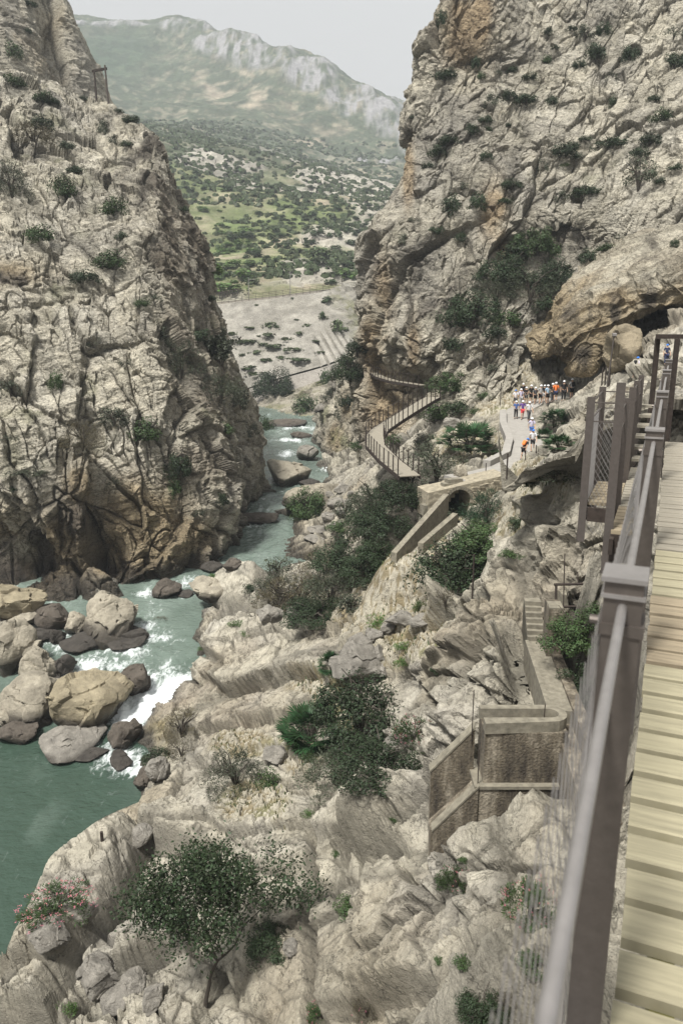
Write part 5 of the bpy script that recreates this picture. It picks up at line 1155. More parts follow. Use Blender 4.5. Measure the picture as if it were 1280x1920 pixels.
PL = [(1035,885,70,34,'grey','grey scrub on the rocks just below the fan palms'),(985,898,46,26,'dark','low dark scrub under the outer edge of the path bend'),(530,1095,70,60,'biggrey','grey oleander between the river point and the brownish thicket'),(660,1130,60,50,'grey','grey bush at the right end of the oleander thicket'),(650,1075,64,56,'biggrey','grey oleander mass behind the thicket'),(700,1030,60,60,'dark','dark bush halfway up the gully'),(740,985,50,50,'biggrey','grey bush left of the longer raking wall'),(690,960,60,56,'dark','dark bush in the gully under the yellow cliff foot'),(650,950,40,46,'grey','grey bush just above the tumbled stones'),(780,935,50,44,'dark','dark bush left of the stone steps'),(800,820,44,36,'grey','grey bush on the slope inside the zigzag bend'),(905,740,30,20,'mid','green tuft of scrub high on the scree slope'),(930,690,30,20,'grey','grey scrub on the scree below the gully thicket'),(890,770,26,16,'mid','low scrub in the middle of the scree slope'),
 (820,960,60,50,'grey','grey bush between the two raking walls and the arch'),(770,900,60,50,'grey','grey oleander thicket close under the end of the zigzag walkway'),(690,1060,70,60,'dark','dark bush on the slope between gully and pale slab'),(610,1060,70,60,'dry','brownish bush between river point and pale slab'),(860,760,46,36,'dark','dark bush on the scree just right of the green one'),
 # left cliff, upper
 (25,150,46,30,'mid','shrub just under the left crag, at the left edge of the view'),(85,180,46,26,'mid','long green shrub below the left crag wall'),(95,190,28,18,'dark','dark tuft below the long shrub under the crag'),(45,256,76,50,'dry','broad brownish-dark bush, highest large bush on the left cliff'),
 (82,232,40,40,'dark','dark green bush touching the broad brownish one'),(27,93,30,42,'mid','bush growing on the wall of the left crag'),(52,57,12,14,'dark','tiny shrub on the left crag, below its top one'),(52,5,24,18,'dark','top shrub of the left crag at the photo edge'),(125,272,30,26,'dark','small dark shrub right of the broad brownish bush'),
 (15,342,54,84,'grey','tall grey-green bush at the left edge'),(118,346,46,56,'mid','bright-tipped green bush in mid left cliff, above the orange hollow'),(148,318,36,28,'dark','dark shrub just above right of the bright-tipped bush'),(208,386,50,50,'mid','round green shrub on the ledge at the cliff shoulder'),
 (68,435,50,46,'mid','deep green shrub left of the hollow in the left cliff'),(215,484,60,48,'mid','wide bright green shrub on the left cliff above the railway level'),(150,516,52,34,'dark','flat dark shrub right of the orange hollow'),(242,222,32,26,'dark','dark bush on the skyline of the left ridge'),
 (222,207,18,12,'dark','low tuft on the left skyline beside the dark bush'),(160,185,20,15,'dark','low dark shrub at the foot of the twin poles'),(195,240,26,40,'grey','thin grey shrub below the twin poles'),(212,262,20,26,'grey','thin grey shrub, lower right of the other under the poles'),(240,270,24,18,'dark','dark shrub under the ridge near its right end'),(340,390,24,20,'dark','dark shrub on the rim of the left cliff, against the green hill'),
 (226,441,22,24,'dark','small dark shrub above the wide bright green one'),(345,672,58,80,'grey','long grey-green bush hanging in the middle of the left cliff'),(375,625,42,36,'dark','dark round shrub near the right rim of the left cliff'),
 (408,725,58,66,'grey','grey crowned bush under the small pine on the left cliff'),(105,710,28,52,'mid','upright green shrub in a cleft of the left cliff'),(150,815,58,58,'dry','sparse brown-green bush on a ledge of the left cliff'),
 (272,800,52,60,'mid','green hanging thicket in the centre of the left cliff'),(215,775,60,50,'grey','thin grey thicket left of the green hanging one'),(335,862,42,72,'dark','dark trailing shrub low in the left cliff'),(330,910,30,50,'mid','lower end of greenery trailing down the left cliff'),
 (15,722,50,60,'grey','grey bush at the left edge, halfway down the cliff'),(25,914,20,18,'dark','small dark cushion on the bulge above the left overhang'),(45,882,62,18,'grey','low grey growth along a ledge above the left overhang'),(395,558,20,16,'dark','dark shrub on the cliff rim at railway level'),
 (290,556,30,26,'grey','pale shrub high in the brown strata'),(268,566,30,24,'mid','pale green shrub beside the brown strata'),(410,614,30,46,'grey','grey shrub on the rim just below the railway level'),(445,745,40,52,'grey','grey bush on the right shoulder of the left cliff'),(470,805,30,34,'grey','grey shrub on the lowest rim of the left cliff'),
 (420,800,30,30,'mid','green shrub in the recess of the lower left cliff'),(500,792,32,44,'mid','green shrub at the river edge behind the left headland'),(300,622,32,40,'grey','grey shrub hanging left of the long grey-green bush'),(225,900,30,30,'sparse','sparse shrub low on the left cliff'),(415,930,20,40,'dark','dark streak of growth above the recess by the river'),(375,960,24,36,'sparse','thin growth above the river at the first headland'),
 (20,820,30,22,'sparse','thin tuft on the left cliff bulge'),(240,680,30,26,'sparse','pale tuft in the middle of the left cliff'),(180,640,26,24,'sparse','thin shrub near the centre top of the left face'),
 # right cliff
 (828,30,22,46,'dark','dark bush leaning out on the skyline of the right cliff'),(1027,59,22,22,'dark','round shrub high on the right cliff'),(1071,52,18,15,'dark','small shrub right of the high round one'),(1092,62,34,40,'grey','upright grey shrub near the top of the right cliff'),(1039,89,18,13,'dark','tiny shrub below the high round one'),(1020,109,22,22,'mid','bright little bush on the pale slab of the right cliff'),
 (1130,52,28,36,'dark','dark slanting shrub near the top centre right'),(1114,96,38,44,'dark','dark shrub in the slanting crack of the right cliff'),(1085,119,24,26,'dark','lower shrub in the same slanting crack'),(1179,100,34,44,'dark','dark bush alone on the upper right wall'),(1266,110,38,44,'dark','big dark bush at the upper right photo edge'),(1261,62,34,28,'sparse','sparse bush above the big one at the right edge'),(1221,72,22,14,'sparse','thin shrub at the upper right'),
 (959,131,18,17,'dark','tiny round shrub, second row of the right cliff'),(933,136,16,14,'grey','tiny grey shrub beside the round one'),(994,143,28,22,'dark','shrub on the pale band of the right cliff'),(1142,144,22,22,'sparse','thin shrub on the smooth upper right wall'),(891,115,18,40,'dark','hanging shrub beside the orange streaks'),(902,141,18,20,'mid','small shrub right of the hanging one'),(837,141,44,32,'dark','dark bush on the left rim of the right cliff'),
 (950,176,30,36,'dark','dark shrub where the slanting ledge begins'),(917,190,30,34,'grey','grey shrub on the slanting ledge'),(987,187,44,28,'dark','wide dark bush in the centre of the right cliff'),(1034,188,24,28,'dark','round shrub right of the wide dark bush'),(1226,184,24,22,'dark','round shrub on the upper right wall'),(1149,190,16,30,'dark','narrow shrub in a crack of the smooth wall'),(1240,216,42,36,'mid','leafy bush at the right edge, upper half'),
 (905,223,28,26,'dark','shrub lower down the slanting ledge'),(957,233,14,13,'dark','pinpoint shrub below the wide dark bush'),(879,238,24,30,'dark','shrub further down the slanting ledge'),(914,241,18,14,'mid','little shrub under the slanting ledge'),(844,262,40,24,'dark','low bush at the lower end of the slanting ledge'),(821,281,32,32,'dark','dark bush near the left rim, quarter way down'),(1200,328,54,72,'sparse','airy young pine on the upper right slope'),
 (1060,277,48,42,'dark','heavy dark clump on the pale slope'),(1095,260,24,14,'dark','small dark clump above the heavy one'),(1080,292,26,22,'dark','dark shrub joined to the heavy clump'),(1139,267,62,38,'dark','long dark clump right of the heavy one'),(1224,260,38,32,'dark','dark clump near the right edge'),(1195,284,32,30,'dark','dark clump left below the one near the edge'),(1266,314,26,18,'dark','low shrub at the right edge beside the airy pine'),(1237,338,20,20,'dark','round shrub right of the airy pine'),(1060,310,18,10,'bright','bright green tuft under the heavy dark clump'),
 (910,292,24,22,'dark','small shrub in the middle left of the right cliff'),(957,345,38,24,'dark','dark shrub above the brown hollow'),(943,375,26,18,'dark','shrub below it at the brown hollow'),(1046,368,30,26,'grey','grey-green shrub on the pale scree slope'),(1095,356,50,34,'dark','dark straggling shrub on the pale scree slope'),(1012,310,26,34,'sparse','pale airy shrub in the centre of the right cliff'),
 (842,384,38,54,'dark','tall dark bush in the left part of the right cliff'),(896,377,32,46,'dark','dark bush right of the tall one'),(821,431,32,26,'dark','small bush under the tall dark one'),(860,443,20,26,'dark','narrow bush in a crack below the tall dark one'),(804,309,26,20,'dark','shrub on the left rim of the right cliff'),(778,412,26,22,'sparse','thin shrub near the rim of the right cliff'),(757,448,20,28,'grey','grey shrub on the dark rim face'),(870,350,20,20,'grey','grey shrub above the tall dark one'),(770,220,12,12,'dark','tiny shrub on the left rim, high'),(1143,660,14,10,'sparse','dry tuft in the mouth of the cave'),
 (1100,480,32,40,'dark','dark bush on top of the cave outcrop'),(1130,464,44,20,'mid','low green growth along the top of the cave outcrop'),(1262,455,16,24,'dark','small shrub on the outcrop at the right edge'),(1160,445,16,16,'sparse','little tuft on the outcrop rim'),
 (1005,452,60,66,'mid','highest bush of the thicket in the gully of the right cliff'),(970,472,54,56,'dark','dark bush at the upper left of the gully thicket'),(943,508,72,64,'dark','left bush of the gully thicket'),(985,530,84,70,'grey','grey bush in the heart of the gully thicket'),(1036,522,64,74,'dark','right bush of the gully thicket, against the outcrop'),(924,545,62,56,'grey','grey bush under the left of the gully thicket'),(886,582,86,80,'dark','broad dark bush below the gully thicket'),(957,597,54,44,'mid','green bush at the foot of the gully thicket'),(1031,564,42,50,'dark','dark bush wedged beside the outcrop'),(905,655,54,44,'dry','brownish bush above the scree slope'),(850,640,40,40,'dark','dark bush at the cliff foot left of the scree'),(930,620,40,36,'dark','dark low bush between thicket and scree'),
 (848,716,64,52,'mid','green bush above the bright shrub, left of the scree'),(830,765,66,46,'mid','bright wide shrub on the slope right of the zigzag walkway'),(895,828,88,66,'palm','round palm-like bush above the lower footpath'),(820,868,90,70,'biggrey','grey thicket between the zigzag walkway and the path'),(790,845,50,40,'grey','grey bush behind the zigzag walkway end'),(738,822,36,26,'mid','green growth in the bend of the zigzag walkway'),
 (700,932,70,74,'biggrey','grey thicket under the zigzag walkway'),(745,928,64,60,'dark','dark bush below the end of the zigzag walkway'),(720,975,80,60,'dark','dark bush in the gully left of the raking walls'),(650,1010,60,50,'dark','dark bush where the gully meets the river'),(690,1000,50,50,'dry','brownish bush in the middle of the gully'),
 (1035,785,56,50,'palm','upper fan palm beside the footpath'),(1040,830,56,44,'palm','lower fan palm beside the footpath'),(1020,815,30,30,'palm','small fan palm at the path edge'),
 (585,948,58,74,'mid','bright leaved willowy bush on the bank beside the river'),(570,755,46,46,'mid','bush on the far bank by the last visible water'),(612,705,32,44,'mid','green bush right of the grey service track'),(655,690,52,70,'dark','dark ivy-like bush at the start of the cliff walkway'),(672,648,40,40,'dark','dark bush above the start of the cliff walkway'),(655,748,36,40,'dark','dark bush on the river buttress'),(640,775,24,30,'sparse','thin bush on the river buttress'),(672,832,30,24,'mid','green shrub left of the zigzag bend'),(618,740,28,34,'grey','grey shrub on the crest of the buttress'),
 (516,722,58,66,'dark','big round dark bush in front of the grey service track'),
 (520,1062,64,42,'grey','grey-green bush on the point above the river bend'),(560,1112,104,80,'dry','wide brownish oleander thicket above the great slab'),(620,1102,86,72,'grey','grey-green oleander thicket right of the brownish one'),(600,1146,96,40,'dark','dark low growth at the foot of the oleander thicket'),(508,1132,58,60,'dry','thin brownish bush at the left end of the thicket'),(470,1100,26,24,'dark','small dark shrub left of the oleander thicket by the water'),(640,1046,66,60,'dark','dark bush above the oleander thicket'),(640,985,40,30,'mid','green bush over the tumbled stones'),
 (850,952,60,36,'pine','feathery pine branch in front of the arch'),(905,955,64,72,'pine','feathery young pine right of the arch'),(870,1056,116,120,'dark','largest dark shrub of the middle ground, behind the rusty post'),(905,1010,96,76,'mid','leafy bush above the largest dark shrub'),(836,1118,44,50,'dry','dry bush at the lower left of the largest dark shrub'),(968,978,36,34,'dark','dark bush right of the feathery pine'),(962,1037,44,18,'mid','flat green growth on the rock right of the large shrub'),
 (622,1240,48,54,'palm','small fan palm on the left of the leaning boulder'),(585,1365,92,86,'palm','large bright fan palm left of the biggest foreground shrub'),(690,1335,134,130,'dark','biggest rounded dark shrub in the foreground rocks'),(690,1430,110,84,'dark','dark lower lobe of foliage below the biggest shrub'),(635,1450,100,70,'grey','sparse grey bush below the large fan palm'),
 (445,1447,82,80,'grey','grey-green bush on the sandy patch left of centre'),(510,1456,42,50,'mid','small green bush right of the grey one on the sandy patch'),(300,1418,52,42,'dark','dark bush beside the yellow rock'),(345,1352,62,56,'dry','dry twiggy bush right of the yellow rock'),(345,1402,50,40,'dry','dry bush between the yellow rock and the sandy patch'),
 (706,1166,54,30,'bright','bright green clump in the scree gully'),(755,1211,40,18,'bright','grass clump above another, left of the cracked rock'),(762,1240,38,28,'bright','lower grass clump left of the cracked rock'),(440,1170,30,14,'bright','small clump near the top of the great slab'),(458,1186,20,10,'bright','tiny clump on the great slab'),(785,1140,24,20,'bright','clump at the top of the scree gully'),(790,1132,20,14,'bright','little clump beside it, higher in the gully'),(578,1524,24,14,'bright','tuft on the rim of the worn groove'),(815,1255,18,14,'dark','tiny dark tuft in a crack of the stair rock'),(398,1080,26,16,'bright','clump on the mid-river rock'),(380,1215,18,10,'bright','tuft on the pale rock lip over the rapids'),(500,1255,22,10,'dry','dry tuft on the great slab'),
 (510,1770,66,60,'dark','dark little tree behind the foreground tree, right of it'),(125,1886,36,36,'bright','bright green tuft at the lower left corner'),(215,1892,20,16,'bright','small tuft at the bottom left beside low rocks'),(650,1692,46,30,'mid','dark green shrub in the rock crack at bottom centre'),(870,1802,34,22,'mid','sparse fern-like tuft on the dark bottom rock'),(822,1798,20,14,'mid','tiny fern tuft left of the other'),(1005,1800,54,40,'mid','green bush at the foot of the pink oleander by the railing'),(915,1888,78,70,'dark','dense dark bush at the bottom beside the bright rock'),(945,1872,40,40,'dry','yellowish growth right of the dense dark bush'),
 (1100,1190,90,90,'mid','shrub in the dark ravine under the sluice frame'),(1105,1280,70,90,'dark','dark shrub lower in the ravine beside the channel'),(1120,1140,40,40,'mid','green bush behind the near railing post'),(735,1535,20,12,'mid','tiny tuft on the slanting slab'),(965,1470,20,12,'mid','tuft beside the basin wall'),(300,1160,22,10,'dry','dry tuft on the rim over the rapids'),(630,1600,16,10,'mid','speck of green on the cliff at the bottom'),(345,1470,26,12,'dry','dry tuft on the smooth rock'),(580,1420,30,18,'mid','low growth under the large fan palm'),(870,1610,20,10,'mid','tuft under the concrete wall'),(760,1080,20,12,'dry','dry grass tuft on the pale slope'),(748,1060,18,12,'dry','upper dry grass tuft on the pale slope')]
for q in PL: plant(*q)
# flowering oleanders
plant(100,1692,132,76,'oleander','oleander full of pink flowers on the rocks above the green pool',fl=0)
plant(775,1362,84,84,'oleander','pinkish flowering oleander right of the biggest dark shrub',fl=1)
plant(985,1680,112,130,'oleander','tall oleander with pink flowers under the concrete works',fl=1)
plant(850,1640,68,80,'oleander','sparse oleander with few flowers at the foot of the front wall',fl=2)
plant(600,1902,66,40,'oleander','low pink-flowered oleander at the bottom edge',fl=1)
plant(690,1880,62,60,'dry','thin dry oleander with a few flowers at the bottom centre',fl=2)
# small pine on the left cliff, with a visible trunk
def branchy(name, label, cat, x, yb, hpx, wpx, crown, trunk_r, seed, leafn, leafs, matn, levels=4, wide=1.0, lean=0.0, low=.56):
    r = cast(x, yb); loc = r[0]; tt = depth_of(loc); H_ = hpx / F * tt * 1.05; rs = np.random.RandomState(seed)
    root = empty(name, tuple(loc)); tag(root, label, cat); tips = []; tm = MB(); bm_ = MB()
    def grow(p, d, L, r0, lv):
        q = [p]; dd = d.copy(); n = 4
        for k in range(n): dd = unit(dd + rs.normal(size=3) * .13); q.append(q[-1] + dd * L / n)
        (tm if lv == 0 else bm_).tube(q, [r0 * (1 - .45 * k / n) for k in range(n + 1)], 7 if lv < 2 else 4)
        if lv >= levels: tips.append((q[-1], dd)); tips.append((q[-2], dd)); return
        if lv >= 2: tips.append((q[-1], dd)); tips.append((q[2], dd))
        nb = 4 if lv == 0 else 3
        for k in range(nb):
            a = 6.28 * (k + rs.uniform(0, .7)) / nb; s = unit(np.cross(dd, (math.cos(a), math.sin(a), .3)))
            nd = unit(dd * .68 + s * (.62 * wide) + np.array((0, 0, .30)))
            grow(q[-1] if k % 2 == 0 or lv == 0 else q[-2], nd, L * rs.uniform(.62, .82), r0 * .52, lv + 1)
    grow(np.array((0, 0, -.3)), unit((lean, 0, 1)), H_ * crown, trunk_r, 0)
    t = np.array([q[0] for q in tips]); bv = np.array(bm_.v + tm.v); zt_ = t[:, 2].max(); Wx = np.percentile(t[:, 0], 98) - np.percentile(t[:, 0], 2)
    mx_ = np.median(t[:, 0]); my_ = np.median(t[:, 1])
    def shear(A): A = np.array(A, float); A[:, 0] -= mx_ * np.clip(A[:, 2] / zt_, 0, 1); A[:, 1] -= my_ * np.clip(A[:, 2] / zt_, 0, 1); return A
    t = shear(t); bm_.v = shear(bm_.v); tm.v = shear(tm.v); t = t[t[:, 2] > zt_ * low]
    k3 = np.array((wpx / F * tt * .92 / Wx, wpx / F * tt * .55 / Wx, H_ * .95 / zt_)); t = t * k3
    tm.v = [tuple(np.array(q) * k3) for q in tm.v]; bm_.v = [tuple(np.array(q) * k3) for q in bm_.v]
    tm.build('trunk', M['bark'], root); bm_.build('branches', M['bark'], root)
    k = rs.randint(0, len(t), leafn); pos = t[k] + rs.normal(size=(leafn, 3)) * H_ * .042
    out = rs.normal(size=(leafn, 3)) + np.array((0, 0, .5)); out /= np.linalg.norm(out, axis=1, keepdims=True); ax = np.cross(out, rs.normal(size=(leafn, 3))); ax /= np.linalg.norm(ax, axis=1, keepdims=True)
    sd_ = np.cross(ax, out); L = (leafs * rs.uniform(.6, 1.3, leafn))[:, None]
    v = np.stack([pos - ax * L * .5, pos + sd_ * L * .24, pos + ax * L * .5, pos - sd_ * L * .24], 1).reshape(-1, 3)
    link('crown', fastmesh('crown', v, np.arange(4 * leafn).reshape(-1, 4)), M[matn], root); return root
branchy('broadleaf_tree', 'large dark foreground tree with a thin trunk rising from the bottom rocks', 'tree', 385, 1886, 330, 330, .42, .085, 23, 15000, .13, 'leaf_dark', 4, 1.0)
branchy('small_pine', 'small pine with a bare forked trunk near the right rim of the left cliff', 'tree', 418, 712, 78, 62, .3, .16, 5, 1500, .45, 'leaf_grey', 3, .9)

# hillside bushes: countable nearer ones, then the farther scrub as one mass
hrs = random.Random(42); cnt = 0; tries = 0
HG = [(310,560,300,540),(400,700,400,535),(560,720,340,520)]
HM = {}
for kk, mt in (('hb', 'leaf_hill2'), ('hd', 'leaf_hill'), ('hg', 'leaf_mid')):
    for s in range(3): V, Q = leaves(260, .30, 500 + s, clumps=12, lump=.42, aspect=1.5); me = fastmesh('foliage', V, Q); me.materials.append(M[mt]); HM[(kk, s)] = me
spots = [(605,470,58,46,'hd'),(645,508,46,36,'hb'),(600,485,40,30,'hd'),(665,515,30,26,'hb'),(430,535,80,36,'hb'),(400,500,50,40,'hb'),(455,510,50,36,'hb'),(470,525,40,26,'hd'),(440,490,40,26,'hb'),(415,470,30,20,'hb'),(470,468,44,18,'hb'),(636,438,18,20,'hg'),(614,560,30,24,'hg'),(540,458,26,24,'hg'),(515,485,26,18,'hg'),(530,495,28,22,'hd'),(550,480,22,16,'hd'),(488,452,18,14,'hg'),(560,395,30,20,'hg'),(585,400,28,22,'hg'),(430,350,28,22,'hg'),(380,390,30,20,'hb'),(606,588,24,26,'hg'),(635,605,40,44,'hd')]
for (x, y, w_, h_, kk), sl_ in zip(spots, ['tall rounded green bush right of centre above the railway','brightest large bush, near the right cliff edge above the railway','green bush just left of the tall rounded one','bright bush touching the brightest large one on its right','wide green thicket directly above the trackside barrier','bright bush at the left of the thicket above the barrier','bright bush in the middle of the diagonal hedge line','duller bush at the right end of the thicket above the barrier','bright bush in the upper half of the diagonal hedge line','topmost bush of the diagonal hedge line','long light green bush right of the hedge line','lone dark round bush high near the right cliff','dark round bush by the track where the embankment ends','dark bush well above the bare rocky cut','dark bush at the left rim of the rocky cut','green bush on top of the bare rocky cut','smaller green bush over the rocky cut, further right','small dark bush far left above the rocky cut','dark bush high in the middle of the hillside','dark bush just right of another in the middle of the hillside','dark bush in the upper left meadow','bright low bush on the left meadow edge','dark bush below the one by the end of the track','broad green bush on the rocks right of the embankment grooves']):
    r = cast(x, y + h_ * .35)
    if r is None: continue
    s_ = depth_of(r[0]) / F; o = bpy.data.objects.new('hillside_bush', HM[(kk, hrs.randrange(3))]); COL.objects.link(o); o.scale = (w_ * s_ / 2, w_ * s_ / 2, h_ * s_ / 2); o.location = tuple(r[0] + UPV * h_ * s_ * .15); o.rotation_euler = (0, 0, hrs.uniform(0, 6))
    tag(o, sl_, 'shrub', 'large bushes above the railway')
while cnt < 190 and tries < 1500:
    tries += 1; g = HG[tries % 3]; x = hrs.uniform(g[0], g[1]); y = hrs.uniform(g[2], g[3])
    if y > 500 and 480 < x < 600: continue
    r = cast(x, y)
    if r is None or r[0][1] < 270 or r[0][1] > 700: continue
    s_ = depth_of(r[0]) / F; w_ = hrs.uniform(9, 20) * (1 + .5 * (y > 430)); kk = 'hb' if (x < 470 and y > 330 and hrs.random() < .7) else hrs.choice(['hd', 'hg', 'hg'])
    o = bpy.data.objects.new('hillside_bush', HM[(kk, hrs.randrange(3))]); COL.objects.link(o); o.scale = (w_ * s_ / 2 * 1.3, w_ * s_ / 2 * 1.1, w_ * s_ * .32); o.location = tuple(r[0] + UPV * w_ * s_ * .1); o.rotation_euler = (0, 0, hrs.uniform(0, 6)); cnt += 1
    tag(o, 'small bush dotted over the open hillside beyond the gorge', 'shrub', 'bushes dotted over the far hillside')
EMB = [(470,640,30,14),(500,628,34,16),(515,650,36,16),(545,655,34,14),(480,660,30,14),(530,670,26,12),(560,675,50,14),(470,690,36,16),(500,675,22,12),(455,640,26,12),(440,625,26,12),(505,610,22,22),(560,625,20,14),(575,610,16,12),(540,635,26,12),(590,640,18,10),(465,615,22,10),(520,612,18,10),(480,700,34,12),(600,660,16,8),(555,600,10,8),(455,665,14,10),(495,645,20,10),(548,560,8,8),(482,572,8,8)]
for (x, y, w_, h_) in EMB:
    r = cast(x, y)
    if r is None: continue
    s_ = depth_of(r[0]) / F; o = bpy.data.objects.new('cushion_plant', HM[('hg' if hrs.random() < .3 else 'hd', hrs.randrange(3))]); COL.objects.link(o); o.scale = (w_ * s_ * .75, w_ * s_ * .6, h_ * s_ * .5); o.location = tuple(r[0] - UPV * .1); o.rotation_euler = (0, 0, hrs.uniform(0, 6))
    tag(o, 'low cushion of scrub on the pale railway embankment', 'shrub', 'scrub cushions on the embankment')
# far scrub
rs = np.random.RandomState(9); n = 16000; az_ = np.radians(rs.uniform(-22, 9, n)); rd = 300 * (1150 / 300) ** rs.uniform(0, 1, n)
X = np.sin(az_) * rd; Y = np.cos(az_) * rd; Z = HT(X, Y)
keep = fbm(np.c_[X, Y, Z * 0] / 38, 3, 900) + .35 * sstep(400, 700, Y) > rs.uniform(-.35, .5, n)
hob = bpy.data.objects['hillside']; mv = np.empty(len(hob.data.vertices) * 3, np.float32); hob.data.vertices.foreach_get('co', mv); mv = mv.reshape(760, 900, 3)
ai = np.clip(((np.degrees(az_) + 31) / 44 * 759), 0, 758).astype(int); ri = np.clip(np.log(rd / 165) / np.log(1900 / 165) * 899, 0, 898).astype(int)
Z = mv[ai, ri, 2]; c = np.c_[X, Y, Z][keep]; n = len(c); K = 12
d = rs.normal(size=(n, K, 3)); d /= np.linalg.norm(d, axis=2, keepdims=True); d[:, :, 2] = np.abs(d[:, :, 2]) * .8
size = (rs.uniform(.7, 2.0, n) * (.8 + c[:, 1] / 900))[:, None, None]
pos = c[:, None, :] + d * size * .75; ax = np.cross(d, rs.normal(size=(n, K, 3))); ax /= np.linalg.norm(ax, axis=2, keepdims=True); bx = np.cross(d, ax); L = size * .62
v = np.stack([pos - ax * L, pos + bx * L, pos + ax * L, pos - bx * L], 2).reshape(-1, 3)
o = link('far_scrub', fastmesh('far_scrub', v, np.arange(len(v)).reshape(-1, 4)), M['leaf_hill']); tag(o, 'scrub covering the hills beyond the gorge', 'scrub', kind='stuff')
# grass and low herbs on the soil patches
n = 20000; vi = rs.randint(0, len(TERR.data.vertices), 900000 // 2)
tv = np.empty(len(TERR.data.vertices) * 3, np.float32); TERR.data.vertices.foreach_get('co', tv); tv = tv.reshape(-1, 3)
so_m = soil[vi] * (.25 + .75 * (fbm(tv[vi] / 2.2, 3, 950) > .02)); vi = vi[rs.uniform(0, 1, len(vi)) < so_m * .35]; vi = vi[:n]; c = tv[vi]
hgt = rs.uniform(.05, .20, len(c)); dd = rs.normal(size=(len(c), 3)) * .35; dd[:, 2] = 1; dd *= hgt[:, None]; sd_ = rs.normal(size=(len(c), 3)); sd_[:, 2] = 0; sd_ /= np.linalg.norm(sd_, axis=1, keepdims=True); sd_ *= (hgt * .22 + .015)[:, None]
v = np.stack([c - sd_ * .6, c + sd_ * .6, c + dd + sd_ * .4, c + dd * .9 - sd_ * .5], 1).reshape(-1, 3)
mi = (rs.uniform(0, 1, len(c)) < .45).astype(int)
o = link('ground_herbs', fastmesh('ground_herbs', v, np.arange(len(v)).reshape(-1, 4), mi=mi), [M['leaf_mid'], M['grass']]); tag(o, 'grass and herbs on the soil patches', 'grass', kind='stuff')
# ------------------------------------------------------------------ people
import bmesh
M['skin'] = simple('skin', (.46, .29, .20), .6, 0, .05); M['hair'] = simple('hair', (.05, .035, .025), .7)
CL = {}
def cloth(c):
    if c not in CL:
        tab = dict(black=(.015, .015, .017), blue=(.05, .11, .30), purple=(.13, .07, .26), white=(.62, .62, .64), lilac=(.50, .47, .60), grey=(.33, .33, .33), orange=(.75, .20, .05), red=(.55, .06, .07), navy=(.03, .04, .09), dgrey=(.07, .07, .075), sky=(.35, .48, .60), cblue=(.04, .16, .50), cwhite=(.70, .71, .73))
        CL[c] = simple(c + '_cloth', tab[c], .8, 0, .08)
    return CL[c]
def skinmesh(name, V, E, Rd, mat, parent, sub=1, root=0):
    me = bpy.data.meshes.new(name); bm = bmesh.new(); ly = bm.verts.layers.skin.verify(); vs = [bm.verts.new(v) for v in V]
    for k, v in enumerate(vs): v[ly].radius = (Rd[k], Rd[k]) if not isinstance(Rd[k], tuple) else Rd[k]; v[ly].use_root = (k == root)
    for a, b in E: bm.edges.new((vs[a], vs[b]))
    bm.to_mesh(me); bm.free()
    t = bpy.data.objects.new('tmp', me); COL.objects.link(t); t.modifiers.new('s', 'SKIN').use_smooth_shade = True
    u = t.modifiers.new('u', 'SUBSURF'); u.levels = sub; u.render_levels = sub
    dg = bpy.context.evaluated_depsgraph_get(); dg.update(); out = bpy.data.meshes.new_from_object(t.evaluated_get(dg)); out.name = name
    bpy.data.objects.remove(t); bpy.data.meshes.remove(me)
    o = bpy.data.objects.new(name, out); COL.objects.link(o); out.materials.clear(); out.materials.append(mat); o.parent = parent; return o
